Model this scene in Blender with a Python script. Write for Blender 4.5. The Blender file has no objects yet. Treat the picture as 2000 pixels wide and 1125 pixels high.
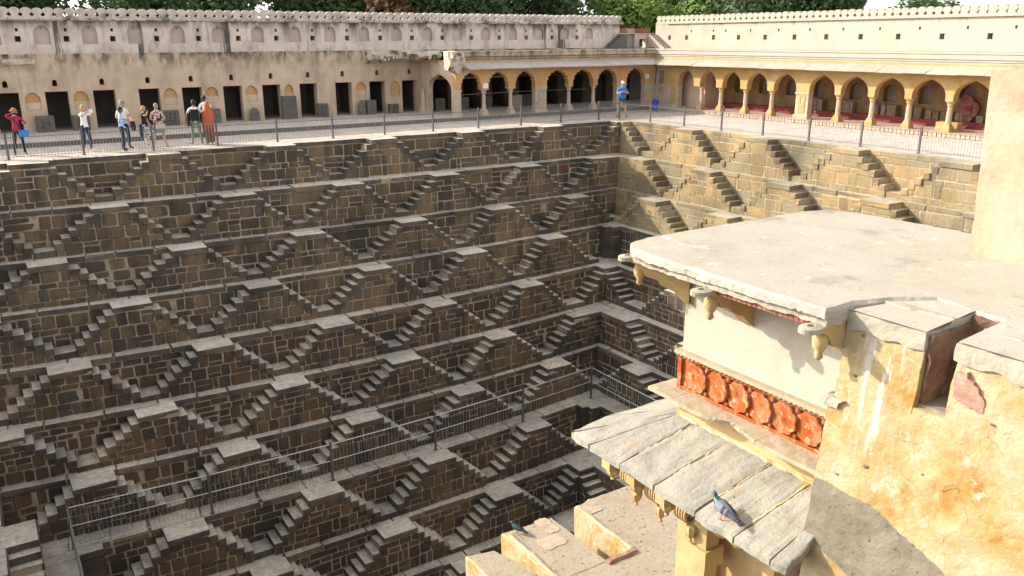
import bpy, bmesh, math, random
from mathutils import Vector, Matrix, noise
from mathutils.geometry import tessellate_polygon

PI = math.pi
rad = math.radians
rng = random.Random(11)
scene = bpy.context.scene
COL = scene.collection

# ------------------------------------------------------------------ camera, sky, sun, exposure
cam_data = bpy.data.cameras.new('camera')
cam = bpy.data.objects.new('camera', cam_data)
COL.objects.link(cam)
CAM = Vector((-29.014, -34.396, 4.151))
cam.location = CAM
YAW, PITCH, ROLL = rad(32.671), rad(16.705), rad(0.221)
cam.rotation_euler = (Matrix.Rotation(-YAW, 3, 'Z') @ Matrix.Rotation(PI / 2 - PITCH, 3, 'X') @ Matrix.Rotation(-ROLL, 3, 'Z')).to_euler()
cam_data.sensor_width = 36.0
cam_data.lens = 36.0 * 1622.25 / 2000.0
cam_data.clip_start = 0.1
cam_data.clip_end = 3000.0
scene.camera = cam

SUN_DIR = Vector((-1.0, 1.11, 0.82)).normalized()      # towards the sun
SUN_EL = math.asin(SUN_DIR.z)
SUN_AZ = math.atan2(SUN_DIR.x, SUN_DIR.y)              # clockwise from +y
world = bpy.data.worlds.new('World')
scene.world = world
world.use_nodes = True
wn = world.node_tree.nodes
wn.clear()
w_out = wn.new('ShaderNodeOutputWorld')
w_bg = wn.new('ShaderNodeBackground')
w_sky = wn.new('ShaderNodeTexSky')
w_sky.sky_type = 'NISHITA'
w_sky.sun_disc = False
w_sky.sun_elevation = SUN_EL
w_sky.sun_rotation = SUN_AZ
w_sky.dust_density = 1.5
w_sky.air_density = 0.75
w_sky.ozone_density = 0.4
w_bg.inputs['Strength'].default_value = 0.15
w_hsv = wn.new('ShaderNodeHueSaturation')          # hazy, whitish sky
w_hsv.inputs['Saturation'].default_value = 0.14
world.node_tree.links.new(w_sky.outputs[0], w_hsv.inputs['Color'])
world.node_tree.links.new(w_hsv.outputs[0], w_bg.inputs[0])
world.node_tree.links.new(w_bg.outputs[0], w_out.inputs[0])

sun_data = bpy.data.lights.new('sun', 'SUN')
sun_data.energy = 2.35
sun_data.angle = rad(0.5)
sun_data.color = (1.0, 0.92, 0.79)
sun = bpy.data.objects.new('sun', sun_data)
COL.objects.link(sun)
sun.rotation_euler = (-SUN_DIR).to_track_quat('-Z', 'Y').to_euler()
sun.location = (-60, 70, 60)

scene.view_settings.view_transform = 'Standard'
scene.view_settings.look = 'None'
scene.view_settings.exposure = 1.5
scene.view_settings.gamma = 1.0
scene.view_settings.use_curve_mapping = False
scene.render.engine = 'CYCLES'
scene.cycles.max_bounces = 6
scene.cycles.diffuse_bounces = 4
scene.cycles.use_denoising = True

# ------------------------------------------------------------------ helpers
ORG = {}


def org(o):
    return ORG.get(o.name, Vector((0, 0, 0))) if o else Vector((0, 0, 0))


def tag(o, label=None, cat=None, group=None, kind=None):
    if label: o['label'] = label
    if cat: o['category'] = cat
    if group: o['group'] = group
    if kind: o['kind'] = kind
    return o


def thing(name, label, cat, loc=(0, 0, 0), group=None):
    o = bpy.data.objects.new(name, None)
    COL.objects.link(o)
    o.location = loc
    o.empty_display_size = 0.2
    ORG[o.name] = Vector(loc)
    return tag(o, label, cat, group)


def add_obj(name, mesh, parent=None, loc=(0, 0, 0), rotz=0.0, scale=(1, 1, 1), roty=0.0, rotx=0.0):
    """object placed at a WORLD location, under a parent that is only translated"""
    o = bpy.data.objects.new(name, mesh)
    COL.objects.link(o)
    if parent is not None:
        o.parent = parent
    o.location = Vector(loc) - org(parent)
    o.rotation_euler = (rotx, roty, rotz)
    o.scale = scale
    ORG[o.name] = Vector(loc)
    return o


class MB:
    def __init__(s):
        s.v, s.f, s.m = [], [], []

    def add(s, verts, faces, mi=0):
        n = len(s.v)
        s.v += [Vector(q) for q in verts]
        s.f += [tuple(n + i for i in f) for f in faces]
        s.m += [mi] * len(faces)
        return n

    def box(s, u0, u1, v0, v1, d0, d1, T=None, mi=0):
        T = T or (lambda u, v, d: Vector((u, -d, v)))
        p = [T(u, v, d) for d in (d0, d1) for v in (v0, v1) for u in (u0, u1)]
        f = [(0, 2, 3, 1), (4, 5, 7, 6), (0, 1, 5, 4), (2, 6, 7, 3), (0, 4, 6, 2), (1, 3, 7, 5)]
        s.add(p, f, mi)

    def boxc(s, c, size, mi=0):
        x, y, z = c
        a, b, h = size
        s.box(x - a / 2, x + a / 2, z - h / 2, z + h / 2, -(y + b / 2), -(y - b / 2), None, mi)

    def plate(s, T, outer, holes, d, th, mi=0, mir=None, back=True):
        """flat wall with real openings: front face at depth d, thickness th going inwards"""
        mir = mi if mir is None else mir
        loops = [[Vector((u, v, 0)) for u, v in outer]] + [[Vector((u, v, 0)) for u, v in h] for h in holes]
        flat = [q for l in loops for q in l]
        tris = tessellate_polygon(loops)
        ff = []
        for t in tris:
            a, b, c = (flat[i] for i in t)
            ar = (b.x - a.x) * (c.y - a.y) - (b.y - a.y) * (c.x - a.x)
            if abs(ar) < 1e-9: continue
            ff.append(tuple(t) if ar > 0 else (t[0], t[2], t[1]))
        s.add([T(q.x, q.y, d) for q in flat], ff, mi)
        if back:
            s.add([T(q.x, q.y, d - th) for q in flat], [(a, c, b) for a, b, c in ff], mi)
        for k, l in enumerate(loops):
            n = len(l)
            ar = sum(l[i].x * l[(i + 1) % n].y - l[(i + 1) % n].x * l[i].y for i in range(n))
            ccw = ar > 0
            vs = [T(q.x, q.y, d) for q in l] + [T(q.x, q.y, d - th) for q in l]
            fs = []
            for i in range(n):
                j = (i + 1) % n
                q = (i, n + i, n + j, j) if (ccw == (k == 0)) else (i, j, n + j, n + i)
                fs.append(q)
            s.add(vs, fs, mi if k == 0 else mir)

    def prism(s, T, poly, d0, d1, mi=0):
        """polygon (u,v) extruded from d1 (front) back to d0"""
        s.plate(T, poly, [], d1, d1 - d0, mi)

    def tube(s, pts, rs, n=6, mi=0, cap=True):
        pts = [Vector(p) for p in pts]
        if not hasattr(rs, '__len__'): rs = [rs] * len(pts)
        base = len(s.v)
        ref = None
        for i, p in enumerate(pts):
            t = (pts[min(i + 1, len(pts) - 1)] - pts[max(i - 1, 0)]).normalized()
            a = t.cross(Vector((0, 0, 1)))
            if a.length < 1e-3: a = Vector((1, 0, 0))
            if ref is not None:
                a = ref - t * ref.dot(t)
            a.normalize()
            ref = a
            b = t.cross(a)
            for k in range(n):
                w = 2 * PI * k / n
                s.v.append(p + (a * math.cos(w) + b * math.sin(w)) * rs[i])
        for i in range(len(pts) - 1):
            for k in range(n):
                q = (base + i * n + k, base + i * n + (k + 1) % n, base + (i + 1) * n + (k + 1) % n, base + (i + 1) * n + k)
                s.f.append(q); s.m.append(mi)
        if cap:
            s.f.append(tuple(base + k for k in reversed(range(n)))); s.m.append(mi)
            e = base + (len(pts) - 1) * n
            s.f.append(tuple(e + k for k in range(n))); s.m.append(mi)

    def lathe(s, c, prof, n=12, mi=0, sx=1.0, sy=1.0, flute=0.0, rot=0.0):
        """profile [(r,z)] from bottom to top about a vertical axis at c"""
        c = Vector(c)
        base = len(s.v)
        for r, z in prof:
            for k in range(n):
                w = 2 * PI * k / n + rot
                rr = r * (1 - (flute if k % 2 else 0))
                s.v.append(c + Vector((math.cos(w) * rr * sx, math.sin(w) * rr * sy, z)))
        for i in range(len(prof) - 1):
            for k in range(n):
                s.f.append((base + i * n + k, base + i * n + (k + 1) % n, base + (i + 1) * n + (k + 1) % n, base + (i + 1) * n + k)); s.m.append(mi)
        s.f.append(tuple(base + k for k in reversed(range(n)))); s.m.append(mi)
        e = base + (len(prof) - 1) * n
        s.f.append(tuple(e + k for k in range(n))); s.m.append(mi)

    def ball(s, c, r, n=10, m=7, mi=0, sc=(1, 1, 1)):
        prof = [(max(1e-4, math.sin(PI * i / m)) * r * 1.0, -math.cos(PI * i / m) * r * sc[2]) for i in range(m + 1)]
        s.lathe(c, prof, n, mi, sc[0], sc[1])

    def rough(s, amp, freq, seed=0.0, start=0):
        for i in range(start, len(s.v)):
            q = s.v[i] * freq + Vector((seed, seed * 1.7, seed * .3))
            s.v[i] = s.v[i] + noise.noise_vector(q) * amp

    def mesh(s, name, mats, o=Vector((0, 0, 0)), smooth=False):
        me = bpy.data.meshes.new(name)
        me.from_pydata([tuple(q - o) for q in s.v], [], s.f)
        for m in (mats if isinstance(mats, (list, tuple)) else [mats]):
            me.materials.append(m)
        if len(me.materials) > 1:
            me.polygons.foreach_set('material_index', s.m)
        if smooth:
            me.polygons.foreach_set('use_smooth', [True] * len(me.polygons))
        me.update()
        return me

    def build(s, name, mats, parent=None, smooth=False, origin=None):
        o = Vector(origin) if origin is not None else org(parent)
        me = s.mesh(name, mats, o, smooth)
        return add_obj(name, me, parent, o)


def grid_box(mb, T, u0, u1, v0, v1, d0, d1, cell=0.05, mi=0):
    """box with finely divided faces, to be roughened"""
    def face(F, a0, a1, b0, b1):
        na = max(1, int(abs(a1 - a0) / cell)); nb = max(1, int(abs(b1 - b0) / cell))
        vs = [F(a0 + (a1 - a0) * i / na, b0 + (b1 - b0) * j / nb) for j in range(nb + 1) for i in range(na + 1)]
        fs = [(j * (na + 1) + i, j * (na + 1) + i + 1, (j + 1) * (na + 1) + i + 1, (j + 1) * (na + 1) + i) for j in range(nb) for i in range(na)]
        mb.add(vs, fs, mi)
    face(lambda a, b: T(a, b, d1), u0, u1, v0, v1)
    face(lambda a, b: T(a, v1, b), u0, u1, d1, d0)
    face(lambda a, b: T(a, v0, b), u0, u1, d0, d1)
    face(lambda a, b: T(u0, a, b), v1, v0, d0, d1)
    face(lambda a, b: T(u1, a, b), v0, v1, d0, d1)
    face(lambda a, b: T(a, b, d0), u1, u0, v0, v1)


def FA(Y):            # faces -y : u = x
    return lambda u, v, d: Vector((u, Y - d, v))


def FB(X):            # faces -x : u = -y
    return lambda u, v, d: Vector((X - d, -u, v))


def FC(X):            # faces +x : u = y
    return lambda u, v, d: Vector((X + d, u, v))


def FT(z0=0.0):       # horizontal : u = x, v = y, d = up
    return lambda u, v, d: Vector((u, v, z0 + d))


def rect(u0, u1, v0, v1):
    return [(u0, v0), (u1, v0), (u1, v1), (u0, v1)]


def arch(c, hw, v0, sp, ap, n=7, ogee=0.12):
    """pointed arch outline, counter-clockwise from bottom left"""
    p = [(c - hw, v0), (c + hw, v0), (c + hw, sp)]
    for i in range(1, n):
        t = i / n
        a = t * PI / 2
        u = math.cos(a) ** 0.9
        v = math.sin(a) * (1 - ogee) + ogee * t ** 6
        p.append((c + hw * u, sp + (ap - sp) * v))
    p.append((c, ap))
    q = [(2 * c - u, v) for u, v in p[2:-1]]
    return p + q[::-1]


def cusped(c, hw, v0, sp, ap, lobes=4, n=6):
    """multifoil arch outline"""
    half = []
    N = lobes * n
    for i in range(N + 1):
        t = i / N
        a = t * PI / 2
        k = abs(math.sin(PI * t * lobes)) ** 0.7
        m = 1 - 0.10 * (1 - k) * (1 if 0 < i < N else 0)
        u = math.cos(a) ** 0.85 * m
        v = math.sin(a) * m * 0.93 + 0.07 * t ** 5
        half.append((hw * u, sp + (ap - sp) * v))
    half[-1] = (0, ap)
    p = [(c - hw * .97, v0), (c + hw * .97, v0)] + [(c + u, v) for u, v in half]
    q = [(c - u, v) for u, v in half[:-1]]
    return p + q[::-1]


# ------------------------------------------------------------------ materials
def nodes_of(name):
    m = bpy.data.materials.new(name)
    m.use_nodes = True
    nt = m.node_tree
    nt.nodes.clear()
    out = nt.nodes.new('ShaderNodeOutputMaterial')
    b = nt.nodes.new('ShaderNodeBsdfPrincipled')
    nt.links.new(b.outputs[0], out.inputs[0])
    return m, nt, b


def N(nt, t, **kw):
    n = nt.nodes.new(t)
    for k, v in kw.items():
        if k.startswith('i_'):
            n.inputs[k[2:].replace('_', ' ')].default_value = v
        else:
            setattr(n, k, v)
    return n


def ramp(nt, fac, stops, interp='LINEAR'):
    r = nt.nodes.new('ShaderNodeValToRGB')
    r.color_ramp.interpolation = interp
    e = r.color_ramp.elements
    while len(e) < len(stops): e.new(0.5)
    for i, (p, c) in enumerate(stops):
        e[i].position = p
        e[i].color = (c[0], c[1], c[2], 1)
    nt.links.new(fac, r.inputs[0])
    return r.outputs[0]


def mixc(nt, fac, a, b, mode='MIX'):
    m = nt.nodes.new('ShaderNodeMix')
    m.data_type = 'RGBA'
    m.blend_type = mode
    for s, v in ((0, fac), (6, a), (7, b)):
        if isinstance(v, (int, float)): m.inputs[s].default_value = v
        elif isinstance(v, tuple): m.inputs[s].default_value = (v[0], v[1], v[2], 1)
        else: nt.links.new(v, m.inputs[s])
    return m.outputs[2]


def math_n(nt, op, a, b=None, clamp=False):
    m = nt.nodes.new('ShaderNodeMath')
    m.operation = op
    m.use_clamp = clamp
    for i, v in enumerate((a, b)):
        if v is None: continue
        if isinstance(v, (int, float)): m.inputs[i].default_value = v
        else: nt.links.new(v, m.inputs[i])
    return m.outputs[0]


def pos_noise(nt, scale, detail=6, rough=.6, stretch=(1, 1, 1), off=(0, 0, 0), dist=0.0):
    g = nt.nodes.new('ShaderNodeNewGeometry')
    mp = nt.nodes.new('ShaderNodeMapping')
    mp.inputs['Scale'].default_value = stretch
    mp.inputs['Location'].default_value = off
    nt.links.new(g.outputs['Position'], mp.inputs[0])
    n = N(nt, 'ShaderNodeTexNoise', i_Scale=scale, i_Detail=detail, i_Roughness=rough, i_Distortion=dist)
    nt.links.new(mp.outputs[0], n.inputs['Vector'])
    return n.outputs[0]


def pos_z(nt):
    g = nt.nodes.new('ShaderNodeNewGeometry')
    s = nt.nodes.new('ShaderNodeSeparateXYZ')
    nt.links.new(g.outputs['Position'], s.inputs[0])
    return s


def maprange(nt, v, a, b, c=0.0, d=1.0):
    m = nt.nodes.new('ShaderNodeMapRange')
    nt.links.new(v, m.inputs[0])
    for i, x in enumerate((a, b, c, d)): m.inputs[1 + i].default_value = x
    return m.outputs[0]


def bump(nt, bsdf, h, strength, dist):
    b = nt.nodes.new('ShaderNodeBump')
    b.inputs['Strength'].default_value = strength
    b.inputs['Distance'].default_value = dist
    nt.links.new(h, b.inputs['Height'])
    nt.links.new(b.outputs[0], bsdf.inputs['Normal'])


def plaster(name, stops, scale=2.0, streaks=(), specks=(), rough=.95, bs=30, bd=.01, bst=.6, stretch=(1, 1, 1), objvar=0.0, blow=3.0, spec=.2):
    """streaks: (color, scale, stretch, lo, hi, (z0,z1) or None, amount); specks: (color, scale, lo, hi)"""
    m, nt, b = nodes_of(name)
    c = ramp(nt, pos_noise(nt, scale, 8, .62, stretch), stops)
    if objvar:
        oi = nt.nodes.new('ShaderNodeObjectInfo')
        v = maprange(nt, oi.outputs['Random'], 0, 1, 1 - objvar, 1 + objvar)
        h = nt.nodes.new('ShaderNodeHueSaturation')
        nt.links.new(v, h.inputs['Value'])
        nt.links.new(c, h.inputs['Color'])
        c = h.outputs[0]
    for k, (col, sc, lo, hi) in enumerate(specks):
        f = maprange(nt, pos_noise(nt, sc, 5, .65, (1, 1, 1), (3.1 * k + 7, 2, 5)), lo, hi)
        c = mixc(nt, f, c, col)
    for k, (col, sc, st, lo, hi, zr, am) in enumerate(streaks):
        f = maprange(nt, pos_noise(nt, sc, 7, .68, st, (11 + 4.3 * k, 3, 1)), lo, hi, 0, am)
        if zr:
            zz = pos_z(nt).outputs[2]
            f = math_n(nt, 'MULTIPLY', f, maprange(nt, zz, zr[0], zr[1]), True)
        c = mixc(nt, f, c, col)
    nt.links.new(c, b.inputs['Base Color'])
    b.inputs['Roughness'].default_value = rough
    b.inputs['Specular IOR Level'].default_value = spec
    h = math_n(nt, 'ADD', pos_noise(nt, bs, 6, .7), math_n(nt, 'MULTIPLY', pos_noise(nt, bs * .17, 4, .6, (1, 1, 1), (5, 5, 5)), blow))
    bump(nt, b, h, bst, bd)
    return m


def stone_mat(name, palette, fine=14, grime=(0.042, 0.038, 0.034), gam=.8, lo=.45, hi=.62, rough=.9):
    m, nt, b = nodes_of(name)
    oi = nt.nodes.new('ShaderNodeObjectInfo')
    c = ramp(nt, oi.outputs['Random'], palette)
    n = pos_noise(nt, fine, 7, .7)
    c = mixc(nt, 1.0, c, ramp(nt, n, [(.25, (.55, .55, .56)), (.75, (1.35, 1.32, 1.28))]), 'MULTIPLY')
    c = mixc(nt, 1.0, c, ramp(nt, pos_noise(nt, .33, 4, .55, (1, 1, 1), (8, 8, 8)), [(.3, (.62, .62, .64)), (.5, (1, 1, 1)), (.72, (1.35, 1.27, 1.15))]), 'MULTIPLY')
    # dark weathering runs down the courses
    f = maprange(nt, pos_noise(nt, 1.1, 6, .65, (1, 1, .28), (2, 9, 4)), lo, hi, 0, gam)
    c = mixc(nt, f, c, grime)
    nt.links.new(c, b.inputs['Base Color'])
    b.inputs['Roughness'].default_value = rough
    b.inputs['Specular IOR Level'].default_value = .3
    bump(nt, b, math_n(nt, 'ADD', pos_noise(nt, 45, 5, .7), pos_noise(nt, 9, 4, .6)), .7, .02)
    return m


def plain(name, col, rough=.7, metal=0.0, var=.12, scale=20, spec=.4):
    m, nt, b = nodes_of(name)
    a = tuple(x * (1 - var) for x in col); d = tuple(min(1, x * (1 + var)) for x in col)
    c = ramp(nt, pos_noise(nt, scale, 4, .6), [(.3, a), (.7, d)])
    nt.links.new(c, b.inputs['Base Color'])
    b.inputs['Roughness'].default_value = rough
    b.inputs['Metallic'].default_value = metal
    b.inputs['Specular IOR Level'].default_value = spec
    return m


def pattern(name, cols, scale=30, rough=.85):
    m, nt, b = nodes_of(name)
    tc = nt.nodes.new('ShaderNodeTexCoord')
    v = N(nt, 'ShaderNodeTexVoronoi', i_Scale=scale)
    nt.links.new(tc.outputs['Object'], v.inputs['Vector'])
    s = nt.nodes.new('ShaderNodeSeparateColor')
    nt.links.new(v.outputs['Color'], s.inputs[0])
    k = len(cols)
    c = ramp(nt, s.outputs[0], [(i / k, q) for i, q in enumerate(cols)], 'CONSTANT')
    nt.links.new(c, b.inputs['Base Color'])
    b.inputs['Roughness'].default_value = rough
    return m


M = {}
M['stone_a'] = stone_mat('dark_basalt_stone', [(0, (0.0768, 0.0641, 0.0496)), (0.22, (0.1331, 0.0983, 0.0638)), (0.45, (0.1792, 0.1293, 0.075)), (0.6, (0.0973, 0.0848, 0.0728)), (0.8, (0.2047, 0.1448, 0.0795)), (0.975, (0.1484, 0.1086, 0.0662)), (0.996, (0.1638, 0.1086, 0.0716)), (1, (0.2251, 0.0879, 0.0607))])
M['stone_low'] = stone_mat('brown_basalt_stone', [(0, (0.0649, 0.0505, 0.0399)), (0.25, (0.1148, 0.0757, 0.0462)), (0.5, (0.1547, 0.1008, 0.0559)), (0.7, (0.0749, 0.0666, 0.0592)), (0.9, (0.1746, 0.1161, 0.0645)), (1, (0.1098, 0.0706, 0.0483))])
M['stone_shade'] = stone_mat('shade_dark_block', [(0, (.075, .065, .052)), (.3, (.13, .105, .075)), (.55, (.105, .095, .08)), (.8, (.17, .125, .075)), (1, (.14, .125, .1))])  # block sides: shade of the upright faces put into the colour
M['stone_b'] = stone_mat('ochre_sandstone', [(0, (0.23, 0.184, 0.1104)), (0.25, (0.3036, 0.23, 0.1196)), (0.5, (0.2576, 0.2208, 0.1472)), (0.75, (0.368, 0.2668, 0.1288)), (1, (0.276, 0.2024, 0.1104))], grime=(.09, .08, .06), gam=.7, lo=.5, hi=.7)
M['tread'] = stone_mat('sky_pale_step_stone', [(0, (0.5164, 0.4619, 0.381)), (0.5, (0.6523, 0.5902, 0.4924)), (0.985, (0.5708, 0.5068, 0.4104)), (1, (0.4349, 0.2053, 0.1289))], fine=9, grime=(.11, .105, .1), gam=.5)  # step tops: skylight on the treads put into a paler colour
M['ledge'] = stone_mat('sky_pale_ledge_stone', [(0, (0.5397, 0.4847, 0.4035)), (1, (0.6552, 0.5937, 0.4974))], fine=6, grime=(.17, .165, .155), gam=.45, lo=.5, hi=.75)  # ledge tops, paler for the skylight they catch
M['ledge_b'] = stone_mat('tan_ledge_stone', [(0, (.36, .325, .255)), (1, (.45, .40, .31))], fine=6, grime=(.13, .11, .08), gam=.5, lo=.5, hi=.75)
M['stone_b_shade'] = stone_mat('shade_sandstone_block', [(0, (0.2025, 0.1553, 0.0945)), (0.4, (0.2835, 0.2093, 0.108)), (0.7, (0.243, 0.2025, 0.135)), (1, (0.324, 0.2362, 0.1215))], grime=(.07, .06, .045), gam=.7, lo=.48, hi=.68)  # ochre stone darkened, with the shade of the B risers in its colour
M['mortar'] = plaster('pale_lime_mortar', [(0.3, (0.2952, 0.224, 0.156)), (0.7, (0.4592, 0.36, 0.2652))], 6, specks=(((.12, .10, .085), 2.5, .52, .7),))
M['mortar_b'] = plaster('warm_lime_mortar', [(.3, (.36, .28, .17)), (.7, (.50, .41, .26))], 6, specks=(((.14, .11, .07), 3.0, .55, .75),))
M['paving'] = plaster('pale_paving_stone', [(0.3, (0.4637, 0.3952, 0.3422)), (0.7, (0.6182, 0.5304, 0.4563))], 1.2, specks=(((.33, .29, .25), 2.5, .5, .75),), objvar=.06)
M['paving_red'] = plaster('dusty_red_floor', [(.3, (.44, .25, .2)), (.7, (.55, .4, .34))], 1.5)
M['earth'] = plaster('dry_earth', [(.3, (.20, .16, .11)), (.7, (.28, .23, .16))], .3)
BLK = (.035, .033, .033)
M['pink'] = plaster('pink_grey_limewash', [(0.25, (0.4876, 0.3895, 0.3432)), (0.5, (0.636, 0.5411, 0.4694)), (0.75, (0.6996, 0.6168, 0.54))], .9,
                    streaks=((BLK, 1.6, (1, 1, .25), .40, .52, (4.62, 5.04), .95), (BLK, 1.0, (1, 1, .12), .50, .64, (3.9, 4.9), .85), (BLK, .7, (1, 1, .05), .585, .62, None, .9), ((.24, .19, .175), 2.2, (1, 1, .4), .52, .66, None, .6), ((.3, .22, .2), 2.2, (1, 1, .5), .55, .8, None, .5)))
M['niche_shade'] = plaster('shade_pink_niche', [(0.3, (0.38, 0.2992, 0.2626)), (0.7, (0.5, 0.42, 0.3811))], 1.2)  # wall pink made darker: shade of the recess is in the colour
M['cell_shade'] = plaster('shade_darkened_plaster', [(0.3, (0.062, 0.048, 0.036)), (0.7, (0.124, 0.096, 0.0696))], 1.2)  # cell plaster darkened to stand for the shade inside the arcade
M['cell'] = plaster('tan_weathered_plaster', [(0.25, (0.4198, 0.3112, 0.2156)), (0.5, (0.5247, 0.404, 0.2891)), (0.75, (0.618, 0.4913, 0.3626))], 1.0,
                    streaks=((BLK, 2.2, (1, 1, .5), .46, .60, (2.7, 3.55), .9), ((.17, .13, .095), .9, (1, 1, .25), .5, .66, None, .5), ((.33, .23, .14), .8, (1, 1, .4), .55, .75, None, .6)))
M['orange'] = plaster('ochre_orange_plaster', [(0.25, (0.475, 0.257, 0.104)), (0.5, (0.551, 0.323, 0.142)), (0.75, (0.57, 0.399, 0.228))], 1.6,
                      streaks=(((.25, .17, .11), 1.2, (1, 1, .5), .55, .75, None, .6),))
M['orange_b'] = plaster('golden_ochre_plaster', [(0.25, (0.405, 0.2325, 0.0845)), (0.5, (0.456, 0.2939, 0.1205)), (0.75, (0.486, 0.3422, 0.1689))], 1.6,
                        streaks=(((.3, .2, .11), 1.2, (1, 1, .5), .58, .8, None, .5),))
M['cream'] = plaster('cream_limewash', [(0.25, (0.3771, 0.3093, 0.2427)), (0.5, (0.4209, 0.3628, 0.2957)), (0.75, (0.4313, 0.3788, 0.3171))], .8,
                     streaks=(((.45, .3, .2), .8, (1, 1, .12), .60, .74, None, .45), (BLK, 1.4, (1, 1, .4), .52, .66, (4.75, 5.15), .9)))
M['merlon'] = plaster('bleached_merlon_plaster', [(0.3, (0.51, 0.433, 0.383)), (0.7, (0.629, 0.561, 0.493))], 2.0, streaks=((BLK, 2.4, (1, 1, .8), .46, .62, (5.62, 5.05), .9),))
M['merlon_b'] = plaster('cream_merlon_plaster', [(0.3, (0.3952, 0.3281, 0.2558)), (0.7, (0.4531, 0.3967, 0.3246))], 2.0, streaks=(((.35, .25, .16), 2.0, (1, 1, .6), .6, .75, None, .5),))
M['eave'] = plaster('grey_eave_stone', [(.3, (.42, .38, .345)), (.7, (.56, .50, .46))], 1.2, objvar=.05)
M['eave_b'] = plaster('cream_eave_stone', [(0.3, (0.352, 0.306, 0.238)), (0.7, (0.408, 0.363, 0.284))], 1.2, objvar=.05)
M['column'] = plaster('tan_column_stone', [(.3, (.42, .33, .25)), (.7, (.54, .45, .36))], 3.0, specks=(((.25, .18, .12), 3.0, .55, .75),))
M['column_b'] = plaster('honey_column_stone', [(0.3, (0.4, 0.296, 0.192)), (0.7, (0.48, 0.4, 0.304))], 3.0)
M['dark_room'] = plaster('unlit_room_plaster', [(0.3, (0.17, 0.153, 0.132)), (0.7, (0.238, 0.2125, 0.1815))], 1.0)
M['inner_b'] = plaster('brown_inner_plaster', [(0.25, (0.1435, 0.0903, 0.0439)), (0.5, (0.244, 0.1524, 0.0718)), (0.75, (0.3157, 0.2032, 0.0958))], 1.3, streaks=(((.11, .09, .075), 1.0, (1, 1, .6), .5, .7, None, .8),))  # dark warm brown inner wall with darker blotches
M['dado'] = plaster('dark_red_dado', [(0.3, (0.156, 0.033, 0.027)), (0.7, (0.216, 0.06, 0.051))], 2.0, specks=(((.6, .5, .46), 1.6, .62, .7),))
M['redbrick'] = plaster('red_sandstone', [(0.3, (0.272, 0.104, 0.068)), (0.7, (0.36, 0.16, 0.112))], 5.0, objvar=.2)
M['carved'] = plaster('dark_carved_stone', [(.3, (.10, .09, .08)), (.7, (.18, .16, .14))], 7.0, bs=40, bd=.02)
M['carved_brown'] = plaster('brown_carved_stone', [(.3, (.17, .125, .085)), (.7, (.28, .22, .16))], 7.0, bs=40, bd=.02)
M['rubble'] = plaster('pale_rubble', [(.3, (.42, .34, .25)), (.7, (.62, .55, .45))], 3.0, specks=((BLK, 2.0, .52, .64),), bd=.03)
M['roof'] = plaster('weathered_lime_roof', [(0.2, (0.3422, 0.2979, 0.2357)), (0.42, (0.4074, 0.3623, 0.2947)), (0.58, (0.4318, 0.3864, 0.3183)), (0.8, (0.4644, 0.4187, 0.3536))], 2.4,
                    specks=(((.27, .22, .16), 60.0, .59, .68), ((.36, .30, .22), 22.0, .60, .72), ((.62, .57, .50), 9.0, .62, .72)),
                    streaks=(((.23, .2, .165), 1.5, (1, 1, 1), .585, .66, None, .55), ((.2, .165, .13), 7.0, (1.6, .5, 1), .64, .72, None, .6)), bs=150, bd=.006, bst=.8, blow=.8, spec=.02)
M['yellow'] = plaster('flaking_yellow_plaster', [(0.22, (0.422, 0.2241, 0.0626)), (0.4, (0.503, 0.3104, 0.1122)), (0.55, (0.503, 0.3958, 0.2374)), (0.75, (0.517, 0.4355, 0.2999))], 3.2,
                      specks=(((.80, .73, .62), 5.5, .60, .66), ((.33, .16, .06), 16.0, .68, .74)), bs=26, bd=.012, bst=.9)
M['wallcream'] = plaster('cream_facade_plaster', [(0.25, (0.363, 0.292, 0.199)), (0.5, (0.433, 0.38, 0.292)), (0.75, (0.445, 0.403, 0.328))], 2.6,
                         specks=(((.55, .33, .14), 3.0, .62, .78), ((.25, .15, .08), 38.0, .72, .78)), bs=50, bd=.004)
M['band'] = plaster('orange_red_painted_stone', [(0.25, (0.2719, 0.0512, 0.0135)), (0.5, (0.3282, 0.0856, 0.024)), (0.75, (0.3467, 0.128, 0.048))], 7.0, specks=(((.50, .30, .18), 18.0, .53, .66), ((.16, .05, .025), 9.0, .60, .72), ((.42, .20, .10), 4.0, .50, .68)), bs=70, bd=.005, spec=.02)
M['slab'] = plaster('grey_slate_slab', [(0.25, (0.2318, 0.212, 0.1716)), (0.5, (0.3073, 0.2803, 0.2285)), (0.75, (0.3598, 0.3251, 0.2631))], 3.2, stretch=(.5, 1.8, 1),
                    specks=(((.15, .125, .09), 36.0, .60, .70), ((.40, .29, .15), 5.0, .58, .8)), streaks=(((.17, .15, .125), 3.0, (.35, 5, 1), .56, .7, None, .7),), bs=45, bd=.012, objvar=.06)
M['sand'] = plaster('honey_sandstone', [(0.3, (0.406, 0.265, 0.109)), (0.7, (0.515, 0.374, 0.187))], 5.0, specks=(((.33, .2, .08), 9, .6, .8),), bs=60, bd=.004)
M['sill'] = plaster('worn_sill_stone', [(0.3, (0.331, 0.274, 0.18)), (0.7, (0.418, 0.353, 0.245))], 5.0, specks=(((.25, .2, .12), 12, .6, .8),))
M['cement'] = plaster('grey_cement_render', [(.3, (.20, .165, .125)), (.7, (.29, .245, .19))], 4.0, specks=(((.09, .07, .05), 26, .66, .74),), bs=60, bd=.006)
M['darkstone'] = plaster('dark_broken_masonry', [(.3, (.13, .07, .045)), (.6, (.25, .16, .11)), (.8, (.36, .28, .21))], 5.0, bs=20, bd=.03)
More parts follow.
